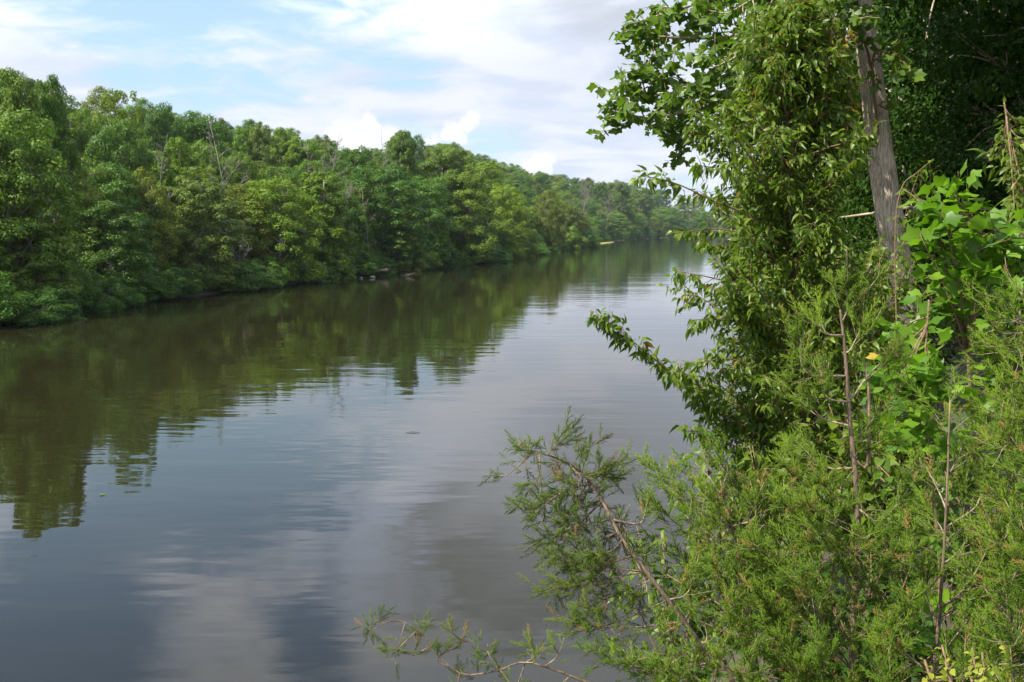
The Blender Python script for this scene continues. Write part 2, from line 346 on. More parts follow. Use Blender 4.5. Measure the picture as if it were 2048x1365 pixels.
# ------------------------------------------------------------------ broadleaf trees of the far bank
def lumpy_tree(H, R, base, lobes, leaf, n_leaf, mat, seed, cl=(.55, 1.0), top_heavy=0.0, droop=.0, tmpl=KITE, bark='far_bark', upright=.0, lobe=1.0):
    """returns trunk mesh, crown mesh: a tapered trunk with limbs, each limb carrying a lobe of leaf clumps"""
    global rng; rng = np.random.default_rng(seed)
    T_ = Acc(); C_ = Acc()
    trunk = wander((0, 0, -.8), (rng.normal(0, .05), rng.normal(0, .05), 1), H * .9 + .8, 9, .045, (0, 0, .3))
    T_.tube(trunk, np.linspace(H * .017 + .04, .05, 10), 7, bump=.15)
    centers = []; outs = []
    ga = rng.random() * 6.28
    for i in range(lobes):
        t = (i + .5) / lobes; hgt = base + (1 - base) * (t ** (1 - .35 * top_heavy)); ga += 2.4 + rng.normal(0, .3)
        prof = math.sin(math.pi * min(1, .14 + .80 * (hgt - base) / (1 - base + 1e-6))) ** .65
        rr = R * prof * rng.uniform(.62, 1.05); z = H * (hgt * .93 - .03)
        tip = np.array([math.cos(ga) * rr * .72, math.sin(ga) * rr * .72, z]) 
        o0, _ = along(trunk, max(.12, (z - rr * .55) / (H * .9)) if z > rr * .4 else .12)
        limb = smooth_path([o0, (o0 + tip) / 2 + np.array([0, 0, -.08 * rr]) + rng.normal(0, .04 * R, 3), tip], 7)
        T_.tube(limb, np.linspace(H * .0075 + .02, .02, 7), 5)
        lr = lobe * R * rng.uniform(.30, .50) * (.75 + .5 * prof); lz = lr * rng.uniform(.65, 1.0) * (1 + upright)
        k = int(rng.integers(9, 15))
        u = unit(rng.normal(0, 1, (k, 3)) + np.array([0, 0, .35]) + .35 * unit(tip * np.array([1, 1, 0]))[None, :])
        cc = tip + u * np.array([lr, lr, lz]) * rng.uniform(.65, 1.05, (k, 1)); cc[:, 2] -= droop * np.linalg.norm(cc[:, :2] - tip[:2], axis=1)
        cc[:, 2] = np.maximum(cc[:, 2], .35)
        for c_ in cc[::2]:
            T_.tube(smooth_path([tip * .9 + o0 * .1, (tip + c_) / 2 + rng.normal(0, .12, 3), c_], 4), np.linspace(.035, .012, 4), 4)
        centers.append(cc); outs.append(unit(cc - (tip * .6 + np.array([0, 0, z * .4]))))
    centers = np.concatenate(centers); outs = np.concatenate(outs)
    per = max(8, n_leaf // len(centers)); tot = per * len(centers)
    cr = rng.uniform(cl[0], cl[1], len(centers)) * R / 4.2
    ci = np.repeat(np.arange(len(centers)), per)
    u = unit(rng.normal(0, 1, (tot, 3)) + outs[ci] * .55 + np.array([0, 0, .25]))
    rad = cr[ci] * rng.uniform(.25, 1.12, tot) ** .55
    pos = centers[ci] + u * rad[:, None] * np.array([1.1, 1.1, .72 + upright])
    pos[:, 2] -= droop * rad * .5; pos[:, 2] = np.maximum(pos[:, 2], .05)
    nrm = unit(u * .95 + np.array([0, 0, .45]) + rng.normal(0, .33, (tot, 3)))
    yd = np.cross(nrm, rng.normal(0, 1, (tot, 3))) + np.array([0, 0, -.25])
    tint = np.clip(rng.random(tot) * .7 + np.repeat(rng.random(len(centers)), per) * .3, 0, 1)
    C_.leaves(tmpl, pos, yd, nrm, leaf * rng.uniform(.7, 1.25, tot), tint)
    return T_.mesh('trunk', M[bark], True), C_.mesh('crown', M[mat])
PROTO = {}
def proto(key, *a, **k): PROTO[key] = (lumpy_tree(*a, **k), a[0], a[1])
NL = 30000
#            H   R   base lobes leaf
proto('puffy',    17, 4.3, .30, 24, .25, NL, 'mid', 11, (.5, .85), 1.0, lobe=.68)
proto('puffy2',   18, 4.8, .26, 26, .25, NL, 'pale', 12, (.5, .85), .8, lobe=.7)
proto('full',     15, 4.8, .06, 27, .26, NL + 8000, 'mid', 13)
proto('full2',    14, 5.2, .04, 30, .26, NL + 8000, 'lime', 14, (.5, .95), droop=.25)
proto('deep',     16, 4.8, .10, 28, .26, NL + 4000, 'dark', 15, (.6, 1.05))
proto('ash',      15, 4.2, .05, 28, .24, NL + 6000, 'pale', 16, (.45, .85), droop=.35)
proto('column',   16, 3.0, .08, 24, .24, NL, 'lime', 17, (.5, .9), upright=.5)
proto('olive',    14, 4.6, .08, 26, .25, NL, 'olive', 18, (.5, .95), upright=.2)
proto('airy',     15, 4.4, .22, 17, .24, 19000, 'mid', 19, (.45, .8), .4)
proto('bushy',    5,  3.6, .0, 17, .22, 20000, 'dark', 20, (.6, 1.0), droop=.4)
proto('bushy2',   4.5, 3.4, .0, 15, .22, 18000, 'mid', 21, (.5, .9), droop=.5)
proto('bushdark', 5,  4.0, .0, 17, .22, 20000, 'dark', 22, (.6, 1.0), droop=.3)
KIND = {'puffy': 'broadleaf_tree', 'puffy2': 'broadleaf_tree', 'full': 'broadleaf_tree', 'full2': 'broadleaf_tree', 'deep': 'broadleaf_tree', 'ash': 'broadleaf_tree',
        'column': 'broadleaf_tree', 'olive': 'broadleaf_tree', 'airy': 'broadleaf_tree', 'bushy': 'riverside_bush', 'bushy2': 'riverside_bush', 'bushdark': 'riverside_bush'}
R0 = random.Random(5)
FIRST = {}
def put(key, x, y, H, Rr, label, group=None, rz=None, cat=None, z=None, tilt=None):
    (tm, cm), h0, r0 = PROTO[key]
    zz = float(ground(x, y)) if z is None else z
    rz = R0.uniform(0, 6.28) if rz is None else rz
    o = thing(KIND[key], label, cat or ('bush' if 'bush' in key else 'tree'), (x, y, zz), rz, group)
    o.scale = (Rr / r0, Rr / r0 * R0.uniform(.92, 1.08), H / h0)
    if tilt: o.rotation_euler = (tilt[0], tilt[1], rz)
    link('trunk', tm, o); link('crown', cm, o)
    return o
SKY = [(-200, 120), (0, 128), (60, 128), (110, 150), (130, 205), (190, 200), (215, 172), (260, 175), (285, 208), (330, 203), (355, 225), (400, 222), (450, 240), (520, 240), (570, 255), (610, 268), (650, 270), (690, 292),
       (730, 295), (775, 290), (790, 258), (825, 262), (850, 285), (900, 282), (940, 302), (1000, 322), (1060, 338), (1120, 344), (1200, 361), (1240, 360), (1300, 372), (1380, 388), (1440, 400), (1600, 400)]
def skyline(px): return np.interp(px, [a for a, b in SKY], [b for a, b in SKY])
PLACED = []        # (px, top, half width px)
def by_pixel(key, px, top, wpx, Yd, label, group=None, **k):
    p = P(px, top, Yd); z = float(ground(p[0], Yd)); H = p[2] - z; Rr = wpx / 2 / F * Yd
    PLACED.append((p[0], Yd, Rr)); return put(key, p[0], Yd, H, Rr, label, group, **k)
def shore_Y(px):
    """how far away the water's edge lies in this direction"""
    ys = np.linspace(40, 1000, 4000); xs = (px - 1024) / F * ys * math.cos(PITCH)
    return float(ys[np.argmax(inland_left(xs, ys) > 0)])
S = shore_Y
# notable trees, left to right
by_pixel('puffy', 28, 126, 120, S(28) + 10, 'tall tree with cauliflower-like crown touching the left edge of the sky', rz=1.0)
by_pixel('puffy', 98, 138, 84, S(98) + 12, 'tall narrow cloud-shaped crown just right of the tallest tree at the left edge', rz=2.2)
by_pixel('full', 20, 235, 210, S(20) + 6, 'broad mid-green tree filling the left edge below the tallest crown')
by_pixel('ash', 62, 420, 150, S(62) + 3.5, 'grey-green drooping tree leaning to the water at the far left')
by_pixel('ash', 150, 300, 130, S(150) + 10, 'feathery tree right of the broad tree at the left edge')
by_pixel('airy', 165, 208, 90, S(165) + 40, 'pale crown between the cloud-shaped tree and the layered tall tree')
by_pixel('airy', 236, 170, 112, S(236) + 22, 'tall layered tree with flat spreading top standing above the left woods', rz=.6)
by_pixel('deep', 236, 240, 120, S(236) + 18, 'dark green crown under the flat-topped layered tree')
by_pixel('deep', 322, 203, 84, S(322) + 60, 'small dark crown on the skyline right of the layered tall tree')
by_pixel('deep', 396, 222, 120, S(396) + 62, 'wide dark dome of a tree on the skyline left of the grey bare snag')
by_pixel('column', 350, 268, 100, S(350) + 20, 'upright bright green tree below the dark skyline domes')
by_pixel('olive', 285, 345, 110, S(285) + 8, 'olive brown tinged tree with upright shoots in the left woods')
by_pixel('deep', 215, 400, 150, S(215) + 4, 'low dark green tree overhanging the river on the left')
by_pixel('ash', 395, 335, 160, S(395) + 5, 'large pale grey-green tree with fine leaves reaching down to the river')
by_pixel('full2', 548, 352, 165, S(548) + 5, 'bright yellow-green spreading tree on the bank below the bare snag')
by_pixel('puffy2', 520, 238, 62, S(520) + 75, 'pale puffy crown on the skyline right of the grey bare snag')
by_pixel('puffy', 562, 250, 58, S(562) + 80, 'round puffy crown on the skyline above the yellow-green spreading tree')
by_pixel('puffy', 602, 268, 90, S(602) + 70, 'grey-green skyline crown left of the pale leafless tree')
by_pixel('column', 642, 338, 115, S(642) + 5, 'yellowish tall narrow tree hanging over the water below the leafless tree')
by_pixel('bushy2', 665, 490, 85, S(665) + 1, 'drooping green bush dipping its twigs in the river left of the fallen log')
by_pixel('deep', 712, 291, 90, S(712) + 60, 'dark round crown on the skyline between the leafless tree and the tallest middle crown')
by_pixel('puffy', 806, 253, 66, S(806) + 30, 'tallest puffy crown standing out above the middle of the far bank', rz=4.0)
by_pixel('deep', 765, 330, 160, S(765) + 9, 'dense deep green tree below the splintered snag')
by_pixel('deep', 850, 350, 120, S(850) + 8, 'dense dark tree right below the tallest puffy middle crown')
by_pixel('puffy2', 895, 280, 130, S(895) + 20, 'big grey-green tree with knobbly top under the small white cloud')
by_pixel('ash', 800, 425, 95, S(800) + 2, 'pale willow-like tree leaning over the water beside the fallen log')
by_pixel('full', 925, 335, 130, S(925) + 7, 'full green tree on the bank right of the willow-like tree')
by_pixel('full2', 1010, 368, 95, S(1010) + 8, 'bright green bank tree before the river bend')
by_pixel('column', 975, 318, 90, S(975) + 40, 'yellow-green upright crowns on the skyline right of the knobbly tree')
by_pixel('ash', 1035, 400, 80, S(1035) + 3, 'grey-green tree leaning out near the river bend')
by_pixel('olive', 1095, 385, 75, S(1095) + 6, 'olive tree on the point where the bank turns')
by_pixel('olive', 1140, 408, 70, S(1140) + 8, 'last olive tree above the low grassy point')
by_pixel('puffy2', 1236, 357, 62, S(1236) + 80, 'round olive dome on the skyline beyond the grassy point')
by_pixel('deep', 1203, 362, 34, S(1203) + 130, 'small dark crown on the skyline left of the round olive dome')
by_pixel('puffy2', 1282, 370, 56, S(1282) + 60, 'rounded hazy crown on the skyline right of the round olive dome')

by_pixel('bushdark', 1168, 462, 60, S(1168) + 2, 'dark bush overhanging the landward end of the grassy point')
by_pixel('bushy2', 1135, 450, 60, S(1135) + 1, 'drooping bush on the bank just left of the grassy point')
# infill: rows of trees up the wooded slope, front to back; what is hidden is left out
buf = np.full(1800, 700.0)          # highest leaf line so far, by photo column (offset 200)
ZONES = [(0, 130, 'far left end', 'far left'), (130, 330, 'stretch below the flat-topped layered tree', 'below the layered tree'), (330, 520, 'stretch below the grey bare snag', 'below the snag'), (520, 700, 'stretch around the pale leafless tree', 'round the leafless tree'),
         (700, 860, 'stretch around the tallest middle crown', 'round the middle crown'), (860, 1040, 'stretch below the small white cloud', 'below the small cloud'), (1040, 1190, 'stretch just before the river bend', 'before the bend'), (1190, 2000, 'hazy far reach beyond the bend', 'beyond the bend')]
LOOK = {'puffy': 'green puffy-crowned tree', 'puffy2': 'pale puffy-crowned tree', 'full': 'full mid-green tree', 'full2': 'bright yellow-green tree', 'deep': 'deep green dense tree', 'ash': 'grey-green feathery tree',
        'column': 'narrow yellow-green tree', 'olive': 'olive-toned tree', 'airy': 'loose open-crowned tree', 'bushy': 'deep green rounded bush', 'bushy2': 'mid-green drooping bush', 'bushdark': 'dark green spreading bush'}
n_fill = 0; FILLED = {}
def clear(x, y, r):
    return all((x - a) ** 2 + (y - b) ** 2 > (r * .55 + c * .35) ** 2 for a, b, c in PLACED)
for off, step, hh in [(.5, 3.6, 0), (1.8, 5.0, 0), (6.5, 7.0, 11), (13, 8.0, 14), (24, 10, 15.5), (38, 12, 17), (55, 14, 18.5), (78, 17, 19), (106, 20, 19.5)]:
    y = 52.0
    while y < 960:
        sc = 1 + max(0, y - 180) / 220
        y += step * sc * R0.uniform(.8, 1.2)
        if off < 1 and y > 330: break
        sl = (edge(LB, y + 3) - edge(LB, y - 3)) / 6; k = math.sqrt(1 + sl * sl)
        o2 = off * (1 + max(0, y - 400) / 900) + R0.uniform(-.25, .25) * step * .6 if off > 2 else off + R0.uniform(-.8, .8)
        x = float(edge(LB, y)) - o2 / k; yy = y + o2 * sl / k
        if yy > 1300 or yy < 45: continue
        px, pb = proj((x, yy, float(ground(x, yy))))
        if px < -110 or px > 1480: continue
        z = float(ground(x, yy)); big_ = 1 + max(0, yy - 250) / 1100
        if hh == 0:
            key = R0.choice(['bushy', 'bushy2', 'bushdark', 'bushdark', 'bushy'] if off > 1 else ['bushdark', 'bushy', 'bushdark']); H = R0.uniform(2.2, 5.2) * (.6 if off < 1 else 1) * big_; Rr = R0.uniform(1.9, 3.3) * big_
        else:
            key = R0.choice(['puffy', 'puffy2', 'full', 'deep', 'airy', 'olive'] if off > 25 else ['full', 'full2', 'deep', 'ash', 'olive', 'deep', 'full', 'column', 'airy'])
            H = hh * R0.uniform(.78, 1.12) * big_; Rr = R0.uniform(3.4, 5.0) * big_ * (1.25 if yy > 450 else 1) * (.75 if key == 'column' else 1)
        lim = skyline(px) + R0.uniform(4, 16) * (1 if yy < 300 else .35)
        Hmax = float(P(px, lim, yy)[2]) - z
        if H > Hmax: H = Hmax
        elif off > 40 and H < Hmax < 25 * big_: H = Hmax
        if H < (1.8 if hh == 0 else 7.5): continue
        if not clear(x, yy, Rr): continue
        _, pt = proj((x, yy, z + H)); hw = max(3, Rr * F / yy)
        a = int(max(0, px + 200 - hw * .8)); b = int(min(1799, px + 200 + hw * .8))
        if b <= a: continue
        if np.percentile(buf[a:b], 80) < pt + 7: continue      # wholly hidden by nearer trees
        buf[a:b] = np.minimum(buf[a:b], pt + (8 if hh else 0) + 14 * np.abs(np.linspace(-1, 1, b - a)) * (hw / 60))
        zone = next(zz for zz in ZONES if zz[0] <= max(0, px) < zz[1])
        if hh == 0: lab = f"{LOOK[key]} at the far waterline, {zone[3]}"; grp = f"{LOOK[key]} bushes at the waterline {zone[3]}".replace('bush bushes', 'bushes')
        else:
            tier = 'front' if off < 15 else 'middle' if off < 50 else 'upper'
            lab = f"{LOOK[key]}, {tier} rows of far bank, {zone[3]}"; grp = f"{LOOK[key]}s in {tier} rows {zone[3]}"
        FILLED.setdefault(grp, []).append((px, put(key, x, yy, H, Rr, lab, grp))); n_fill += 1
        PLACED.append((x, yy, Rr * .6)) if off < 30 else None
ORD = ['first', 'second', 'third', 'fourth', 'fifth', 'sixth', 'seventh', 'eighth', 'ninth', 'tenth', 'eleventh', 'twelfth']
for grp, mem in FILLED.items():        # tell the look-alikes of one stretch apart
    mem.sort(key=lambda a: a[0]); k = len(mem)
    for i, (_, o) in enumerate(mem):
        if k == 1: del o['group']
        elif k == 2: o['label'] += ', ' + ('left' if i == 0 else 'right') + ' of two'
        elif k == 3: o['label'] += ', ' + ('left', 'middle', 'right')[i] + ' of three'
        elif k <= 12: o['label'] += f', {ORD[i]} from left'

# ---- bare and dead trees of the far bank
def bare_tree(H, spread, seed, n1=9, top=.0, r0=.13, sides=5, lean=0.0, mat='dead'):
    global rng; rng = np.random.default_rng(seed)
    A = Acc(); B = Acc()
    tr = wander((0, 0, -.5), (lean, 0, 1), H + .5, 12, .05, (0, 0, .4)); A.tube(tr, np.linspace(r0 * .8, .015, 13), 7)
    for i in range(n1):
        t = .3 + .65 * i / n1; p, d = along(tr, t); az = i * 2.4 + rng.normal(0, .4); L = spread * (1.15 - t) * rng.uniform(.7, 1.4)
        br = wander(p, np.array([math.cos(az), math.sin(az), 1.0]), L, 7, .14, (0, 0, .5)); B.tube(br, np.linspace(r0 * .42 * (1.2 - t), .012, 8), 4)
        for j in range(9):
            p2, d2 = along(br, rng.uniform(.25, .95)); b2 = wander(p2, d2 + rng.normal(0, .5, 3) + np.array([0, 0, .3]), L * rng.uniform(.2, .45), 4, .15)
            B.tube(b2, np.linspace(.028, .008, 5), 3)
            for k in range(4):
                p3, d3 = along(b2, rng.uniform(.3, 1)); b3 = wander(p3, d3 + rng.normal(0, .5, 3), L * rng.uniform(.08, .2), 2, .1); B.tube(b3, [.014, .010, .005], 3)
    return A.mesh('trunk', M[mat], True), B.mesh('branches', M[mat], True)
def put_bare(px, top, bot, Yd, spread, seed, label, n1=9, r0=.13, lean=0, name='dead_tree'):
    a = P(px, top, Yd); z = float(ground(a[0], Yd)); H = a[2] - z
    o = thing(name, label, 'dead tree', (a[0] - lean * H * .7, Yd, z)); t, b = bare_tree(H, spread, seed, n1, r0=r0, lean=lean)
    link('trunk', t, o); link('branches', b, o); PLACED.append((a[0], Yd, 1)); return o
put_bare(452, 218, 340, S(452) + 15, 4.6, 31, 'tall grey bare snag with fine upright twigs left of the middle of the far woods', 12, .16)
put_bare(288, 262, 420, S(288) + 9, 3.0, 32, 'slim leafless tree between olive and bright green trees on the left', 8, .09)
put_bare(655, 262, 480, S(655) + 9, 5.5, 33, 'broad pale leafless tree with a fan of thin branches', 15, .15)
put_bare(617, 285, 400, S(617) + 20, 4.5, 34, 'thin leafless treetop just left of the broad pale leafless tree', 10, .10)
put_bare(768, 256, 400, S(768) + 15, 3.2, 35, 'splintered bare snag left of the tallest middle crown', 9, .15)
put_bare(790, 295, 400, S(790) + 13, 4.2, 36, 'low forked bare tree between the splintered snag and the tallest middle crown', 10, .12, .1)
put_bare(1165, 372, 450, S(1165) + 40, 13, 37, 'pinkish-grey leafless treetop on the slope above the grassy point', 16, .22)
put_bare(1212, 385, 450, S(1212) + 30, 13, 38, 'second pinkish-grey leafless treetop right above the grassy point', 16, .22)
put_bare(735, 372, 440, S(735) + 3.5, 2.0, 39, 'short broken dead stem among the dense green trees above the fallen log', 7, .08)
put_bare(228, 500, 575, S(228) + 1.2, 1.6, 40, 'pale forked dead stump standing at the water edge on the left', 6, .11)
put_bare(484, 440, 470, S(486) + 1.5, 2.6, 41, 'grey dead branches poking from the bank left of the yellow-green tree', 14, .06, .12)
put_bare(812, 440, 530, S(812) + 1.0, 1.0, 42, 'pale bare stem leaning in front of the willow-like tree', 4, .07, .22)

# fallen logs, stones, the low grassy point
rng = np.random.default_rng(50)
def fallen(label, pts, r, seed):
    A = Acc(); p0 = pts[0]; o = thing('fallen_log', label, 'log', tuple(p0)); q = smooth_path(np.array(pts) - p0, 10)
    A.tube(q, np.linspace(r, r * .45, 10), 8, bump=.2); A.build('stem', M['log'], o, True)
    B = Acc()
    for i in range(7):
        p, d = along(q, rng.uniform(.3, .95)); B.tube(wander(p, d + rng.normal(0, .8, 3) + np.array([0, 0, .5]), rng.uniform(.6, 1.8), 5, .15), np.linspace(r * .3, .02, 6), 5)
    B.build('branch_stubs', M['dead'], o, True)
def shore_pt(px, py, z=.1):
    d = ray(px, py); t = (z - EYE) / d[2]; return np.array([0, 0, EYE]) + d * t
fallen('dark fallen log lying along the waterline with pale stones beside it', [shore_pt(775, 540, .9), shore_pt(735, 547, .35), shore_pt(695, 549, .05)], .28, 1)
fallen('mud-coloured driftwood at the waterline at the far left', [shore_pt(60, 628, .35), shore_pt(130, 622, .15), shore_pt(180, 612, .25)], .12, 2)
fallen('small pale driftwood trunk on the waterline near the forked stump', [shore_pt(185, 590, .9), shore_pt(230, 583, .6)], .10, 3)
fallen('thin grey snag of branches lying below the willow-like tree', [shore_pt(830, 546, .5), shore_pt(815, 552, .1)], .07, 4)
def stone(px, py, s, label):
    p = shore_pt(px, py, .02); bm_v = []; A = Acc()
    for i in range(7):
        ph = math.pi * (i + .5) / 7 - math.pi / 2
        bm_v.append([(math.cos(a) * math.cos(ph) * s * rng.uniform(.85, 1.15), math.sin(a) * math.cos(ph) * s * .7, (math.sin(ph) + .5) * s * .45) for a in np.linspace(0, 6.28, 10, endpoint=False)])
    v = np.array(bm_v).reshape(-1, 3); i = np.arange(6)[:, None] * 10; j = np.arange(10)[None, :]; k = (j + 1) % 10
    q = np.stack([i + j, i + k, i + 10 + k, i + 10 + j], -1).reshape(-1, 4)
    A.raw(v, np.concatenate([q.ravel(), np.arange(10)[::-1], 60 + np.arange(10)]), np.concatenate([np.full(60, 4), [10, 10]]), np.full(62, .5))
    o = A.build('stone', M['stone'], None, True); o.location = tuple(p); o['label'] = label; o['category'] = 'stone'; o['group'] = 'pale stones by the fallen log'
stone(720, 546, .32, 'pale flat stone at the left end beside the fallen log')
stone(748, 546, .36, 'pale flat stone in the middle beside the fallen log')
stone(722, 557, .25, 'small pale stone in the water nearest the camera by the log')
stone(745, 556, .40, 'wide pale stone in the water just below the fallen log')
A = Acc()                                      # the grassy point: a low tongue of turf
c0 = shore_pt(1158, 491); c1 = shore_pt(1228, 484.5)
pts = []
for t in np.linspace(0, 1, 14):
    c = c0 * (1 - t) + c1 * t; wd = (1 - t) * 9 + .4
    for s_ in np.linspace(-1, 1, 7): pts.append((c[0] - 3 * (1 - t) + s_ * wd, c[1] + abs(s_) * 1.0, .05 + .75 * (1 - s_ * s_) * (1 - t * .7) - (.25 if abs(s_) == 1 else 0)))
v = np.array(pts); q = np.array([[i * 7 + j, i * 7 + j + 1, (i + 1) * 7 + j + 1, (i + 1) * 7 + j] for i in range(13) for j in range(6)])
A.raw(v, q.ravel(), np.full(len(q), 4), np.full(len(q), .6)); o = A.build('grassy_bank', leaf_mat('bar_grass', (.16, .20, .05), (.22, .26, .07), .9, .1, .1), None, True); o['kind'] = 'structure'
A = Acc(); p = shore_pt(825, 865, .012); A.tube(np.array([[-.22, 0, 0], [0, .02, .012], [.24, -.01, .0]]), [.008, .012, .005], 6)
o = A.build('floating_stick', M['log'], None, True); o.location = tuple(p); o['label'] = 'small dark stick floating alone on the open water'; o['category'] = 'stick'

for px, py, lab in [(200, 991, 'single pale yellow leaf floating near the left reflections'), (1172, 602, 'tiny dark leaf floating where the river brightens')]:
    A = Acc(); A.leaves(TULIP[0], np.array([[0, 0, .012]]), np.array([[1., .3, 0]]), np.array([[0, 0, 1.]]), .16, .8)
    o = A.build('floating_leaf', M['lime']); o.location = tuple(shore_pt(px, py, 0)); o['label'] = lab; o['category'] = 'leaf'

# trees of the near bank farther up the river, seen between the foreground leaves
for (x, y, H, Rr, key, lab) in [(16.5, 58, 11.5, 4.0, 'puffy2', 'pale green near-bank tree peeping out left of the pear tree top'), (25, 66, 15, 6, 'deep', 'dark near-bank tree hidden behind the pear tree'),
        (34, 100, 17, 7, 'full', 'green near-bank tree farther upstream, glimpsed through foreground leaves'), (48, 160, 20, 8, 'puffy', 'tall near-bank tree well upstream, mostly behind foreground leaves'),
        (72, 250, 20, 8, 'deep', 'dark near-bank tree where the river narrows'), (112, 420, 22, 10, 'full', 'distant near-bank tree at the right side of the river bend'),
        (16, 36, 13, 5, 'full', 'green tree on the near bank just upstream of the tall grey trunk'), (150, 590, 22, 11, 'full', 'farthest near-bank tree at the end of the straight reach')]:
    put(key, x, y, H, Rr, lab)
for x, y, H, Rr, lab in [(190, 760, 24, 13, 'last near-bank tree at the far end of the river'), (250, 900, 24, 14, 'hazy tree right of centre among those closing the far end of the river'), (330, 985, 26, 15, 'second hazy tree from the right closing the far end of the river'),
        (420, 1010, 26, 15, 'rightmost hazy tree closing the far end of the river'), (290, 960, 24, 14, 'hazy tree in the middle of those closing the far end of the river'), (215, 935, 24, 13, 'leftmost hazy tree closing the far end of the river')]:
    put('full', x, y, H, Rr, lab, 'hazy distant trees closing the river')

rr_ = random.Random(77)
yb = 34.0; kk = 0
while yb < 620:                       # bushes and trees lining the near bank upstream
    for off in (1.1, 6.5):
        xx = float(edge(RB, yb)) + off * (1 + yb / 500) + rr_.uniform(-.4, .6); big_ = 1 + yb / 260
        key = rr_.choice(['bushy', 'bushdark', 'bushy2']) if off < 3 else rr_.choice(['full', 'deep', 'ash', 'olive'])
        H, Rr = (rr_.uniform(2.6, 4.2) * big_, rr_.uniform(1.9, 2.6) * big_) if off < 3 else (rr_.uniform(9, 12) * (1 + yb / 600), rr_.uniform(3.0, 3.8) * (1 + yb / 500))
        put(key, xx, yb + rr_.uniform(-1, 1), H, Rr, ('bush' if off < 3 else 'tree') + ' lining the near bank upstream, behind the foreground leaves', ('bushes' if off < 3 else 'trees') + ' lining the near bank upstream')
    kk += 1; yb += 4.6 * (1 + yb / 90)

# ------------------------------------------------------------------ foreground: leafy shoots
def shoot_leaves(L, pts, tmpls, size, gap, t0=.1, hang=.6, spread=.7, tint=None, up=.3, petiole=.5):
    """leaves along one shoot, alternating sides, hanging from short stalks"""
    seg = np.linalg.norm(np.diff(pts, axis=0), axis=1).sum(); n = max(2, int(seg * (1 - t0) / gap))
    t = t0 + (1 - t0) * (np.arange(n) + rng.random(n) * .6) / n; p, d = along(pts, np.clip(t, 0, 1))
    side = unit(np.cross(d, np.array([0, 0, 1.0]))) * np.where(np.arange(n) % 2, 1, -1)[:, None]
    yd = unit(side * spread + d * .45 + rng.normal(0, .3, (n, 3)) + np.array([0, 0, -hang + up * .3]))
    nrm = unit(np.array([0, 0, 1.0]) * (.5 + up) + side * .6 + rng.normal(0, .4, (n, 3)))
    sz = size * rng.uniform(.65, 1.15, n) * np.where(t > .9, .7, 1)
    p = p + yd * (size * petiole * rng.uniform(.2, .7, n))[:, None]
    for k, tm in enumerate(tmpls):
        s = np.arange(n) % len(tmpls) == k if n >= len(tmpls) else np.arange(n) == k
        L.leaves(tm, p[s], yd[s], nrm[s], sz[s], None if tint is None else np.clip(tint + rng.normal(0, .15, s.sum()), 0, .96))
def leafy_branch(Wd, L, pts, r, n_tw, tw_len, tmpls, size, gap, t0=.15, hang=.6, wob=.12, pull=(0, 0, .3), sub=0, spread=.7, flat=.5, tint=None):
    Wd.tube(pts, np.linspace(r, r * .3, len(pts)), 6)
    for i in range(n_tw):
        t = t0 + (1 - t0) * (i + rng.random()) / n_tw; p, d = along(pts, min(t, 1))
        v = rng.normal(0, 1, 3); v[2] *= flat; v = unit(v - (v @ d) * d)
        ln = tw_len * (1.15 - .7 * t) * rng.uniform(.6, 1.25)
        tw = wander(p, d * .75 + v, ln, 5, wob, pull); Wd.tube(tw, np.linspace(r * .28, r * .1, 6), 4)
        shoot_leaves(L, tw, tmpls, size, gap, .1, hang, spread, tint)
        for j in range(sub):
            p2, d2 = along(tw, rng.uniform(.3, .9)); t2 = wander(p2, d2 + rng.normal(0, .6, 3), ln * .5, 4, wob, pull); Wd.tube(t2, np.linspace(r * .14, r * .07, 5), 3)
            shoot_leaves(L, t2, tmpls, size, gap, .1, hang, spread, tint)
    shoot_leaves(L, pts[-max(3, len(pts) // 3):], tmpls, size, gap * .8, .05, hang, spread, tint)

# ---- tall tulip tree with the bare grey trunk
rng = np.random.default_rng(101)
TY = 13.0
bx = P(1835, 900, TY); bz = float(ground(bx[0], TY))
tul = thing('tulip_tree', 'tall tree with bare grey-brown trunk and lobed leaves hanging out over the river', 'tree', (bx[0], TY, bz))
base = np.array([bx[0], TY, bz])
tp = np.array([[bx[0] + .05, TY, bz - .4], P(1818, 720, TY), P(1799, 560, TY), P(1777, 420, TY), P(1757, 280, TY), P(1738, 120, TY), P(1722, -20, TY)])
d_up = unit(tp[-1] - tp[-3]); tp = np.vstack([tp, tp[-1] + d_up * 4, tp[-1] + d_up * 9, tp[-1] + d_up * 14]) - base
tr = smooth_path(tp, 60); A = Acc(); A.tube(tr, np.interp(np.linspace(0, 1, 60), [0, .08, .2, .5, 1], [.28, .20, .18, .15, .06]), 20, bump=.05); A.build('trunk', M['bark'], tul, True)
def limb(tree, org, pix, Ys, start, r, n_tw, tw, tmpls, size, gap, mat, name='branch', sub=1, hang=.6, tint=None, flat=.5, spread=.7, label=None):
    pts = [start] + [P(a, b, y_) - org for (a, b), y_ in zip(pix, Ys)]
    Wd = Acc(); L = Acc(); pth = smooth_path(pts, 14)
    leafy_branch(Wd, L, pth, r, n_tw, tw, tmpls, size, gap, .12, hang, sub=sub, tint=tint, flat=flat, spread=spread)
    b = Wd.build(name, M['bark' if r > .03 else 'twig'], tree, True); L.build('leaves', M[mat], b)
    if label: b['label'] = label
    return b
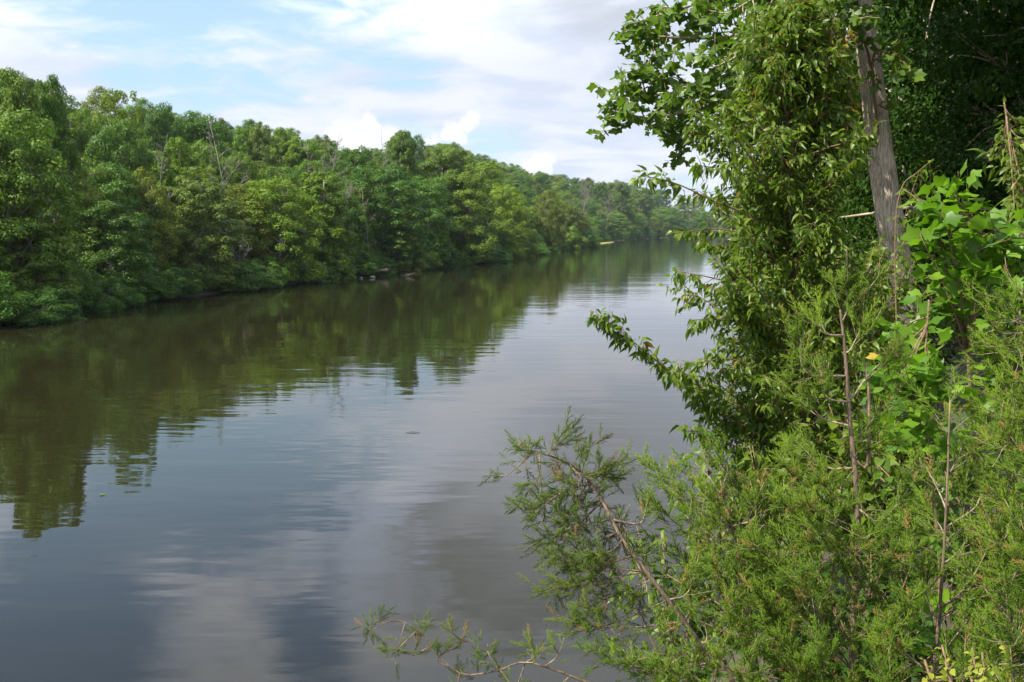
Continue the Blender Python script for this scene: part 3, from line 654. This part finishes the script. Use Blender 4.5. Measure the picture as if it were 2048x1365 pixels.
for st, pix, Ys, ntw, tw in [
        (.60, [(1560, -60), (1400, 5), (1262, 48)], [12.6, 12.2, 12], 15, .75),
        (.58, [(1590, 20), (1480, 70), (1330, 75), (1280, 60)], [12.4, 12, 11.8, 11.7], 15, .7),
        (.55, [(1600, 110), (1450, 150), (1330, 190), (1238, 170)], [12.3, 11.8, 11.6, 11.5], 17, .85),
        (.53, [(1590, 160), (1440, 205), (1310, 235), (1235, 225)], [12.2, 11.8, 11.4, 11.3], 18, .85),
        (.52, [(1580, 210), (1470, 240), (1390, 270), (1352, 292)], [12.3, 12, 11.8, 11.8], 12, .6),
        (.56, [(1640, 30), (1560, 60), (1480, 110), (1420, 140)], [12.4, 11.8, 11.2, 11], 15, .8),
        (.56, [(1660, -10), (1600, 0), (1530, -10), (1470, 20)], [12.4, 11.8, 11.2, 11], 14, .8),
        (.54, [(1620, 120), (1540, 180), (1500, 220)], [12.8, 12.8, 12.8], 14, .8),
        (.57, [(1650, 40), (1600, 90), (1560, 130)], [13.5, 14, 14], 16, .9)]:
    s0, _ = along(tr, st + .15); limb(tul, base, pix, Ys, s0, .032, ntw + 6, tw, TULIP, .118, .048, 'tulip', sub=2, hang=.7)
s0, _ = along(tr, .42); limb(tul, base, [(1735, 100), (1700, 95), (1660, 110)], [12.5, 12.2, 12.1], s0, .02, 7, .4, TULIP, .13, .06, 'tulip', label='short leafy twig crossing the bare trunk')
limb(tul, base, [(1745, 120), (1790, 115), (1825, 140)], [12.4, 12.2, 12.1], s0, .02, 7, .35, TULIP, .13, .06, 'tulip', label='short leafy twig crossing the bare trunk')
# the high crown above the picture's frame, that shades the wood
L = Acc(); B = Acc()
for i in range(26):
    t = .70 + .29 * i / 26; p, d = along(tr, t); az = i * 2.4; R_ = 4.6 * (1.25 - t) / .6
    br = wander(p, np.array([math.cos(az), math.sin(az), .45]), max(1.0, R_), 8, .1, (0, 0, .4)); B.tube(br, np.linspace(.06, .015, 9), 5)
    for j in range(14):
        q_, _ = along(br, rng.uniform(.3, 1)); c = q_ + rng.normal(0, .45, 3); n_ = 130
        u = unit(rng.normal(0, 1, (n_, 3))); L.leaves(TULIP[0], c + u * rng.uniform(.2, .75, (n_, 1)), rng.normal(0, 1, (n_, 3)) + np.array([0, 0, -.5]), u + np.array([0, 0, 1.0]), .13 * rng.uniform(.7, 1.2, n_))
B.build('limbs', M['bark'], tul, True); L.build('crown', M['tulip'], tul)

# ---- the dark wood behind
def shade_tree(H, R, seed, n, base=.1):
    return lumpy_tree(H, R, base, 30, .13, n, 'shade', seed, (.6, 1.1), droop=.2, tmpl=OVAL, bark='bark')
sh = [shade_tree(11, 4.2, 201, 52000), shade_tree(15, 4.6, 202, 52000, .02), shade_tree(16, 5.2, 203, 42000, .35)]
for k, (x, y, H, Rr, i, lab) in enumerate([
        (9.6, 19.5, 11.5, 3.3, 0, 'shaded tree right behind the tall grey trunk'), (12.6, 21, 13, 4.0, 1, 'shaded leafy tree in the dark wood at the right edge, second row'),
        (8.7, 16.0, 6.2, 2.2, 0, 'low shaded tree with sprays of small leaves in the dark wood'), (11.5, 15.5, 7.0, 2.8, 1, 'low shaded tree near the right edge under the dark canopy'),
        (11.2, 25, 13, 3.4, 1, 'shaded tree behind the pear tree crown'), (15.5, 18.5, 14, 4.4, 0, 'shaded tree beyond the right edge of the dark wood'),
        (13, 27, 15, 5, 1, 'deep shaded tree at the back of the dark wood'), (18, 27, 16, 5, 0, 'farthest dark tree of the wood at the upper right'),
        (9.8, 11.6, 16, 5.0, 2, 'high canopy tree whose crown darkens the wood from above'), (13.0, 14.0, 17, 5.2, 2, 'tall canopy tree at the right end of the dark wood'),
        (11.5, 18.5, 17, 5.0, 2, 'tall canopy tree behind the top of the grey trunk'), (21, 13, 15, 5, 0, 'unseen tree added well right of the dark wood to dim it'), (17, 9.5, 14, 4.5, 1, 'unseen tree added at the near right end to dim the wood'), (23, 21, 16, 5.5, 1, 'unseen tree added behind the upper right to dim the wood'), (16.5, 34, 16, 5.2, 0, 'dark tree added at the back left to dim the wood'), (12.6, 30, 10, 3.4, 1, 'dark near-bank tree just left of the grey trunk, behind the pear tree')]):  # outer trees added here to keep side and back light off the wood
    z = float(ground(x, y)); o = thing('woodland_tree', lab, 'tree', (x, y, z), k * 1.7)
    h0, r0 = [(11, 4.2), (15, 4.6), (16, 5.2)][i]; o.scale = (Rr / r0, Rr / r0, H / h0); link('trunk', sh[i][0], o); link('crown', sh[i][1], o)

# ---- pear tree
rng = np.random.default_rng(301)
PY = 7.2
b0 = P(1640, 1100, PY); bz = float(ground(b0[0], PY)); base = np.array([b0[0], PY, bz])
pear = thing('pear_tree', 'leafy pear tree with glossy drooping leaves in front of the grey trunk', 'tree', tuple(base))
lead = smooth_path(np.array([[base[0], PY, bz - .3], P(1610, 950, PY), P(1590, 700, PY), P(1580, 450, PY), P(1585, 200, PY), P(1605, 20, PY)]) - base, 40)
A = Acc(); A.tube(lead, np.linspace(.055, .008, 40), 8, bump=.08); A.build('trunk', M['twig'], pear, True)
Wd = Acc(); L = Acc()
nb = 130; az = 0
for i in range(nb):
    t = .10 + .86 * (i + rng.random() * .6) / nb; p, d = along(lead, t); az += 2.4 + rng.normal(0, .3)
    hpx = 1100 - t * 1080; Rr = np.interp(hpx, [0, 80, 200, 330, 430, 490, 600, 700, 800, 950, 1100], [.07, .17, .33, .56, .56, .46, .70, .66, .74, .80, .60])
    v = np.array([math.cos(az), math.sin(az) * .8, .38]); br = wander(p, v, Rr * (1.1 - .2 * math.cos(az)) * rng.uniform(.6, 1.25), 7, .09, (0, 0, .25))
    leafy_branch(Wd, L, br, .009, 14, .25, PEAR, .061, .0175, .12, .42, sub=1, flat=.35)
Wd.build('limbs', M['twig'], pear, True); L.build('crown', M['pear'], pear)
tips = [([(1540, 470), (1420, 400), (1345, 365), (1280, 352)], .18, 3, .40), ([(1540, 500), (1450, 460), (1350, 466)], .15, -2, .42), ([(1530, 590), (1440, 560), (1352, 542)], .10, 1, .40), ([(1530, 660), (1450, 640), (1388, 640)], .2, 7, .36),
        ([(1560, 860), (1450, 800), (1330, 735), (1250, 670), (1192, 627)], .10, 44, .22), ([(1520, 830), (1430, 765), (1350, 745)], .2, 8, .30), ([(1530, 920), (1440, 880), (1372, 862)], .15, 8, .2),
        ([(1560, 770), (1470, 720), (1400, 725)], .3, 8, .3), ([(1540, 430), (1470, 350), (1395, 330)], .4, 8, .55), ([(1560, 420), (1490, 300), (1440, 260)], .5, 7, .62), ([(1500, 860), (1440, 830), (1390, 790)], .0, 8, .2)]
for pix, dy, ntw, st in tips:
    s0, _ = along(lead, st); ys = np.linspace(PY - .15, PY - dy * 1.5 - .1, len(pix))
    limb(pear, base, pix, ys, s0, .009, ntw + 10, .17, PEAR, .070, .0175, 'pear', 'branch', sub=1, hang=.55)
for pix, st in [([(1605, 60), (1600, -10)], .90), ([(1650, 120), (1665, 30)], .84), ([(1570, 190), (1545, 75)], .76), ([(1690, 230), (1700, 150)], .74), ([(1530, 230), (1520, 160)], .72), ([(1680, 100), (1690, 60)], .85)]:
    s0, _ = along(lead, st); limb(pear, base, pix, [PY - .1, PY - .15], s0, .008, 7, .13, PEAR, .07, .022, 'tip', 'young_shoot', sub=0, hang=.5, label='upright young shoot with orange-tinged leaves')

# ---- low leafy shrub under the pear, dark leaves near the water
rng = np.random.default_rng(321)
def shrub(name, label, px, py, Yd, rad, hgt, nbr, tmpls, size, gap, mat, cat='shrub', tw=.2, dz=-.1):
    p = P(px, py, Yd); z = float(ground(p[0], Yd)); org = np.array([p[0], Yd, min(z, p[2] - .1)])
    o = thing(name, label, cat, tuple(org)); Wd = Acc(); L = Acc(); H = p[2] - org[2]
    for i in range(nbr):
        a = i * 2.4; rr = rad * math.sqrt((i + .5) / nbr)
        tip = np.array([math.cos(a) * rr, math.sin(a) * rr, H * rng.uniform(.9, 1.0) + hgt * (1 - (rr / rad) ** 2) * rng.uniform(.4, 1.0)])
        pth = smooth_path([[0, 0, dz], [tip[0] * .25, tip[1] * .25, tip[2] * .5], tip], 9)
        leafy_branch(Wd, L, pth, .009, 12, tw, tmpls, size, gap, .3, .5, sub=1)
    Wd.build('stems', M['twig'], o, True); L.build('leaves', M[mat], o); return o
shrub('leafy_shrub', 'dark-leaved shrub at the foot of the pear tree above the cedar', 1560, 990, 6.4, .75, .5, 20, PEAR, .08, .035, 'pear')
shrub('leafy_shrub', 'small dark-leaved shrub showing behind the leaning cedar branch', 1370, 1130, 5.4, .45, .5, 12, PEAR, .06, .03, 'pear')
shrub('leafy_shrub', 'broad-leaved shrub in shade right of the pear tree foot', 1760, 900, 6.0, .6, .6, 14, [OVAL], .09, .04, 'pear')

shrub('leafy_shrub', 'dense dark shrub filling the shade behind the pear tree', 1640, 520, 8.8, .95, .4, 64, [OVAL, PEAR[2]], .07, .028, 'pear', tw=.3)
shrub('leafy_shrub', 'leafy vine-clad shrub hiding the foot of the grey trunk', 1800, 720, 9.5, .45, .2, 22, PEAR, .07, .026, 'pear', tw=.25)

for k, (sx, sy, sr, sh_) in enumerate([(3.6, 14.5, 1.0, 1.6), (5.2, 18.0, 1.3, 2.2), (7.0, 23.0, 1.6, 3.0), (9.0, 28.0, 1.8, 3.2), (2.6, 11.0, .8, 1.2), (5.6, 14.0, 1.2, 2.4), (.6, 8.6, .55, .7), (7.6, 19.5, 1.6, 3.0)]):
    zz = float(ground(sx, sy)); pxx, pyy = proj((sx, sy, zz + sh_ * .7))
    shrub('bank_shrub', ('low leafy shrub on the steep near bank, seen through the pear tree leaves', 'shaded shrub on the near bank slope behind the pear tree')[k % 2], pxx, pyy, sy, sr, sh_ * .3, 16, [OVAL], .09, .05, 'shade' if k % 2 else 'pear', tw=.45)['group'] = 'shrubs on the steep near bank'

# ---- tulip saplings with large leaves
rng = np.random.default_rng(401)
def sapling(label, stem, Yd, r, brs, size, gap=.075, mat='sap', tm=TULIP, name='tulip_sapling', tw=.20, ntw=5):
    p0 = P(*stem[0], Yd); z = float(ground(p0[0], Yd)); org = np.array([p0[0], Yd, min(z, p0[2] - .05)])
    o = thing(name, label, 'sapling', tuple(org))
    path = smooth_path(np.vstack([[0, 0, -.1], [P(a, b, Yd) - org for a, b in stem]]), 24)
    A = Acc(); A.tube(path, np.linspace(r, r * .35, 24), 7, bump=.1); A.build('stem', M['twig'], o, True)
    Wd = Acc(); L = Acc(); shoot_leaves(L, path[-8:], tm, size, gap, .1, .2, .9)
    for (a, b, t, dy) in brs:
        s0, _ = along(path, t); e = P(a, b, Yd + dy) - org
        pth = smooth_path([s0, (s0 + e) / 2 + np.array([0, 0, .03]), e], 8)
        leafy_branch(Wd, L, pth, r * .45, ntw, tw, tm, size, gap, .25, .15, sub=0, spread=.9, flat=.35)
    Wd.build('branches', M['twig'], o, True); L.build('leaves', M[mat], o); return o
def fan(x0, x1, y0, y1, n, t0=.35, t1=.95, dy=.4):
    return [(rng.uniform(x0, x1), rng.uniform(y0, y1), rng.uniform(t0, t1), rng.uniform(-dy, dy)) for _ in range(n)]
sapling('tulip sapling with large bright lobed leaves in front of the dark wood', [(1960, 1150), (1950, 900), (1935, 700), (1930, 500), (1925, 395)], 4.6, .012, fan(1835, 2060, 390, 640, 19, .55) + [(1840, 470, .6, -.1), (1850, 425, .7, 0), (1905, 385, .9, 0)], .082, .034)
sapling('lower tulip sapling with lobed leaves crossing the foot of the grey trunk', [(1880, 1150), (1860, 950), (1850, 760), (1858, 600)], 4.2, .010, fan(1740, 1920, 640, 900, 18, .4), .072, .034)
sapling('right-hand tulip sapling with crowded lobed leaves beside the blurred cedar', [(2050, 1150), (2040, 850), (2030, 600), (2040, 470)], 4.9, .012, fan(1950, 2120, 470, 900, 22, .3), .076, .034)
sapling('slim pear sapling with a pointed tip rising at the right edge', [(2060, 900), (2050, 600), (2035, 380), (2008, 205)], 5.6, .012, fan(1985, 2110, 260, 480, 15, .6, .98, .3), .055, .022, 'pear', PEAR, 'pear_sapling', .16, 7)
sapling('arching pear shoot with small leaves between trunk and tulip sapling', [(1800, 900), (1790, 520), (1800, 385), (1835, 345), (1868, 318)], 6.6, .006, fan(1780, 1870, 330, 520, 5, .6), .06, .024, 'pear', PEAR, 'pear_sapling', .12, 5)
sapling('low seedling with round heart-shaped leaves at the lower right', [(1850, 1400), (1870, 1280), (1880, 1180)], 3.3, .005, [(1845, 1210, .7, 0), (1960, 1235, .8, 0), (1890, 1330, .5, 0), (1930, 1290, .6, 0), (1850, 1280, .6, .1)], .075, .09, 'sap', [HEART], 'redbud_seedling', .05, 2)

# ---- cedars
def spray_template(seed, n=13):
    r = np.random.default_rng(seed); V = []; Fc = []
    def spike(p, d, L_, w):
        d = unit(d); u = unit(np.cross(d, [.2, .3, 1])); v = np.cross(d, u); b = len(V)
        for a in (0, 2.09, 4.19): V.append(p + w * (math.cos(a) * u + math.sin(a) * v))
        m = p + d * L_ * .55 
        V.append(p + d * L_)
        for i in range(3): Fc.append((b + i, b + (i + 1) % 3, b + 3))
    ax = np.array([0, 1.0, 0]); spike(np.zeros(3), ax, 1.0, .020)
    for i in range(n):
        t = .08 + .84 * i / n; a = i * 2.4 + r.normal(0, .3); dd = ax * .95 + np.array([math.cos(a), 0, math.sin(a) * .6]) * .62 + r.normal(0, .1, 3)
        L_ = (.42 - .26 * t) * r.uniform(.8, 1.4); spike(ax * t, dd, L_, .017)
        for k in range(2): spike(ax * t + unit(dd) * L_ * r.uniform(.25, .7), dd + r.normal(0, .45, 3), L_ * .5, .013)
    return np.array(V), Fc
SPR = [spray_template(s) for s in (1, 2, 3)]
def cedar_branch(Wd, L, pts, r, dens=1.0, tw=.22, size=.075, t0=.12, tip=True, lift=.25):
    Wd.tube(pts, np.linspace(r, r * .22, len(pts)), 5, bump=.1)
    seg = np.linalg.norm(np.diff(pts, axis=0), axis=1).sum(); n_tw = max(4, int(seg / .030 * dens))
    PP = []; DD = []
    def sprays(q_, gap):
        sg = np.linalg.norm(np.diff(q_, axis=0), axis=1).sum(); n = max(2, int(sg / gap)); t = (np.arange(n) + rng.random(n)) / n
        p, d = along(q_, t); PP.append(p); DD.append(d * 1.0 + rng.normal(0, .55, (n, 3)) + np.array([0, 0, lift]))
    for i in range(int(n_tw * .4)):            # bare dry twiglets
        p, d = along(pts, rng.uniform(.0, .9)); q_ = wander(p, d * .6 + rng.normal(0, .7, 3), tw * rng.uniform(.3, .8), 5, .25); Wd.tube(q_, np.linspace(r * .26, .0009, 6), 3)
    for i in range(n_tw):
        t = t0 + (1 - t0) * (i + rng.random()) / n_tw; p, d = along(pts, min(t, 1)); v = rng.normal(0, 1, 3); v = unit(v - (v @ d) * d)
        ln = tw * (1.1 - .75 * t) * rng.uniform(.5, 1.2); q_ = wander(p, d * .9 + v * .8, ln, 4, .12, (0, 0, .3)); Wd.tube(q_, np.linspace(r * .25, .0008, 5), 3)
        sprays(q_[1:], .018)
    sprays(pts[len(pts) // 2:], .018)
    if tip: sprays(pts[-3:], .012)
    p = np.concatenate(PP); d = np.concatenate(DD); n = len(p); tb = rng.uniform(.0, .45)
    for k in range(3):
        s = (np.arange(n) % 3) == k; L.leaves(SPR[k], p[s], d[s], rng.normal(0, 1, (s.sum(), 3)), size * rng.uniform(.6, 1.35, s.sum()), np.where(rng.random(s.sum()) < .05, .98, tb + rng.random(s.sum()) * .5))
def cedar_thing(label, stem, Ys, r0, mat='cedar', name='red_cedar'):
    pts = [P(a, b, y_) for (a, b), y_ in zip(stem, Ys)]; z = float(ground(pts[0][0], pts[0][1])); org = np.array([pts[0][0], pts[0][1], min(z, pts[0][2] - .05)])
    o = thing(name, label, 'cedar', tuple(org)); path = smooth_path(np.vstack([[0, 0, -.1], [q_ - org for q_ in pts]]), 30)
    A = Acc(); A.tube(path, np.linspace(r0, r0 * .22, 30), 9, bump=.12); A.build('trunk', M['cedar_bark'], o, True)
    return o, org, path
def cedar_limbs(o, org, path, targets, r, mat, dens=1.0, tw=.22, size=.07, lift=.25):
    for tg in targets:
        a, b, y_, t = tg[:4]; s0, _ = along(path, t); e = P(a, b, y_) - org; mid = (s0 + e) / 2 + rng.normal(0, .03, 3) + np.array([0, 0, -.03])
        Wd = Acc(); L = Acc(); cedar_branch(Wd, L, smooth_path([s0, mid, e], 9), r, dens, tw, size, lift=lift)
        bch = Wd.build('branch', M['cedar_twig' if mat == 'cedar' else 'cedar_bark'], o, True); L.build('foliage', M[mat], bch)
rng = np.random.default_rng(501)
# twin-stemmed cedar in the middle of the foreground
o, org, path = cedar_thing('tall foreground cedar with twin bare brown stems right of the pear tree', [(1705, 1420), (1706, 1250), (1716, 1080), (1712, 960), (1700, 840), (1690, 700), (1680, 620)], [3.5] * 7, .017)
s0, _ = along(path, .62); A = Acc(); A.tube(smooth_path([s0, P(1735, 930, 3.5) - org, P(1738, 800, 3.52) - org, P(1730, 725, 3.55) - org], 10), np.linspace(.008, .003, 10), 6, bump=.1); A.build('second_stem', M['cedar_bark'], o, True)
cedar_limbs(o, org, path, [(1560, 920, 3.3, .45), (1600, 660, 3.5, .8), (1640, 610, 3.5, .9), (1690, 560, 3.5, .95), (1730, 640, 3.5, .85), (1790, 780, 3.6, .7), (1800, 700, 3.7, .75), (1600, 800, 3.6, .7), (1590, 880, 3.7, .6), (1560, 1000, 3.2, .4),
                           (1500, 1080, 3.1, .25), (1600, 1000, 3.0, .4), (1830, 960, 3.4, .5), (1820, 1030, 3.2, .35), (1600, 1150, 3.0, .2), (1520, 1180, 3.1, .15), (1640, 740, 3.4, .75), (1760, 880, 3.5, .6),
                           (1450, 950, 3.5, .3), (1420, 1000, 3.4, .2), (1640, 960, 3.3, .5), (1550, 1270, 3.0, .1), (1640, 1290, 2.9, .1), (1790, 1100, 3.1, .25), (1780, 1260, 3.0, .1)], .0042, 'cedar', .8, .20)
# slender cedar on the right
o, org, path = cedar_thing('slender cedar with one straight pale stem left of the blurred cedar', [(1855, 1430), (1872, 1300), (1886, 1130), (1894, 980), (1900, 800)], [3.1] * 5, .009)
cedar_limbs(o, org, path, [(1990, 1070, 2.9, .5), (2060, 1055, 3.0, .5), (1980, 1000, 3.2, .6), (1850, 930, 3.2, .75), (1930, 880, 3.2, .85), (1960, 940, 3.3, .7), (1820, 1090, 3.0, .45), (1990, 1170, 3.0, .35), (1830, 1190, 3.0, .3),
                           (1960, 1250, 2.9, .2), (2040, 1130, 3.1, .3), (1850, 1010, 3.2, .6), (2040, 1230, 2.9, .2), (1780, 1330, 2.9, .1), (1900, 800, 3.2, .9)], .004, 'cedar', .85, .18)
# leaning cedar reaching left over the water
o, org, path = cedar_thing('leaning cedar reaching left over the water with a drooping tip', [(1480, 1430), (1400, 1290), (1320, 1180), (1245, 1080), (1195, 985), (1150, 935), (1090, 908), (1040, 900)], [3.1, 3.1, 3.1, 3.15, 3.2, 3.2, 3.2, 3.2], .010)
L = Acc(); Wd = Acc(); cedar_branch(Wd, L, path[13:], .003, .8, .09, .055, .0); L.build('foliage', M['cedar_dark'], Wd.build('twigs', M['cedar_bark'], o, True))
cedar_limbs(o, org, path, [(985, 948, 3.2, .93), (1020, 1015, 3.2, .90), (1045, 985, 3.2, .92), (1060, 880, 3.2, .96)], .0025, 'cedar_dark', .35, .05, .045, -.2)
cedar_limbs(o, org, path, [(1130, 880, 3.2, .82), (1180, 895, 3.25, .78), (1060, 1035, 3.1, .66), (1130, 1040, 3.1, .68), (1070, 1085, 3.1, .55), (1100, 1120, 3.1, .52), (1090, 1180, 3.1, .42), (1150, 1190, 3.05, .42), (1120, 1140, 3.2, .46),
                           (1230, 960, 3.25, .7), (1190, 1010, 3.2, .66), (1240, 1060, 3.3, .6), (1180, 1110, 3.0, .5), (1110, 960, 3.2, .78), (1200, 930, 3.25, .76), (1140, 1240, 3.0, .35), (1160, 1000, 3.3, .72), (1120, 1080, 3.25, .6), (1200, 1200, 3.1, .4), (1170, 1060, 3.2, .6), (1220, 1130, 3.2, .5)], .0033, 'cedar_dark', 1.05, .15, .06)
cedar_limbs(o, org, path, [(1165, 1250, 3.0, .3), (1180, 1300, 2.9, .25), (1260, 1180, 3.1, .45), (1300, 1110, 3.2, .5), (1330, 1250, 3.0, .3), (1240, 1330, 2.9, .2), (1330, 1340, 2.9, .15), (1400, 1210, 3.1, .25), (1440, 1300, 3.0, .12), (1400, 1100, 3.3, .35), (1290, 1010, 3.3, .55), (1380, 1180, 3.2, .3)], .0045, 'cedar', 1.0, .15, .058)
# bright cedar between leaning and twin-stemmed
o, org, path = cedar_thing('bright yellow-green cedar bush between the leaning cedar and the twin stems', [(1520, 1440), (1500, 1250), (1470, 1080), (1440, 960)], [3.4] * 4, .012)
cedar_limbs(o, org, path, [(1280, 920, 3.5, .85), (1330, 960, 3.4, .8), (1300, 1000, 3.4, .75), (1390, 925, 3.5, .9), (1440, 900, 3.4, .97), (1500, 960, 3.4, .8), (1370, 1030, 3.3, .65), (1400, 980, 3.3, .75), (1500, 1060, 3.2, .6), (1420, 1120, 3.1, .45),
                           (1540, 1130, 3.2, .4), (1460, 1200, 3.0, .3), (1560, 1220, 3.1, .3), (1350, 1090, 3.3, .5), (1600, 1330, 3.0, .15), (1490, 1310, 2.9, .12), (1540, 960, 3.5, .75), (1480, 1150, 3.4, .4)], .0040, 'cedar', .85, .16, .06)
# low sprig at the bottom
o, org, path = cedar_thing('low cedar sprig reaching left across the bottom edge of the water', [(1420, 1560), (1280, 1420), (1140, 1352), (1050, 1325), (1000, 1340), (930, 1350), (885, 1320), (850, 1275), (810, 1245), (770, 1240)], [2.9] * 10, .0045)
cedar_limbs(o, org, path, [(740, 1262, 2.9, .92), (765, 1300, 2.9, .9), (774, 1222, 2.9, .96)], .0015, 'cedar_dark', .3, .04, .04, -.1)
cedar_limbs(o, org, path, [(895, 1262, 2.9, .72), (870, 1290, 2.9, .76), (905, 1290, 2.9, .66), (955, 1290, 2.9, .55), (1000, 1345, 2.9, .5), (920, 1350, 2.9, .62), (845, 1242, 2.9, .85), (800, 1300, 2.9, .84)], .0025, 'cedar_dark', .8, .07, .042)
cedar_limbs(o, org, path, [(1055, 1275, 2.9, .4), (1060, 1300, 2.9, .42), (1105, 1295, 2.9, .35), (980, 1310, 2.9, .5), (1010, 1372, 2.9, .4), (1060, 1380, 2.9, .3)], .0025, 'cedar', .7, .07, .042)
# cedar standing close at the right edge
rng = np.random.default_rng(541)
o, org, path = cedar_thing('large dark green cedar close to the camera at the right edge', [(2180, 1450), (2170, 1200), (2150, 950), (2120, 700), (2080, 540)], [2.3] * 5, .016)
cedar_limbs(o, org, path, [(1985, 700, 2.3, .8), (2010, 620, 2.3, .9), (1980, 790, 2.3, .7), (2000, 860, 2.2, .6), (1975, 950, 2.3, .5), (2010, 1000, 2.2, .45), (1990, 1080, 2.2, .4), (2040, 580, 2.3, .95), (2010, 1160, 2.2, .3), (2000, 1250, 2.1, .2), (2040, 760, 2.1, .75), (2040, 900, 2.1, .6), (2050, 1100, 2.1, .4),
                           (2060, 680, 2.2, .85), (2060, 830, 2.2, .7), (2070, 980, 2.0, .5), (1965, 860, 2.35, .6), (1970, 1040, 2.3, .45), (1990, 660, 2.35, .85), (2020, 1290, 2.1, .15)], .004, 'cedar', 1.4, .17, .05)
shrub('yellow_green_bush', 'yellow-green bush in the bottom right corner', 2050, 1330, 2.3, .26, .12, 22, [OVAL], .022, .010, 'bush', tw=.07)
shrub('undergrowth_bush', 'leafy undergrowth in shade below the cedars', 1750, 1240, 4.4, 1.1, .3, 26, [OVAL], .06, .03, 'shade')  # shade-darkened leaf colour makes the dark gaps behind the cedar sprays
shrub('undergrowth_bush', 'green undergrowth behind the slender cedar at the lower right', 2000, 1000, 4.6, .8, .3, 22, [OVAL], .06, .03, 'tulip')

# ------------------------------------------------------------------ haze
mh, T = material('haze_air')
pvv = T.n('ShaderNodeVolumePrincipled', i_Color=(.80, .88, 1.0, 1), i_Density=.00007, i_Anisotropy=.2)
o_ = T.n('ShaderNodeOutputMaterial'); mh.node_tree.links.new(pvv.outputs[0], o_.inputs['Volume'])
USE_HAZE = True
if USE_HAZE:
    A = Acc(); x0, x1, y0, y1, z0, z1 = -1550, 1850, -650, 2660, -4, 95
    v = np.array([(x, y, z) for x in (x0, x1) for y in (y0, y1) for z in (z0, z1)], float)
    f = [(0, 1, 3, 2), (4, 6, 7, 5), (0, 4, 5, 1), (2, 3, 7, 6), (0, 2, 6, 4), (1, 5, 7, 3)]
    A.raw(v, np.array(f).ravel(), np.full(6, 4), np.full(6, .5)); o = A.build('haze', mh); o['kind'] = 'stuff'
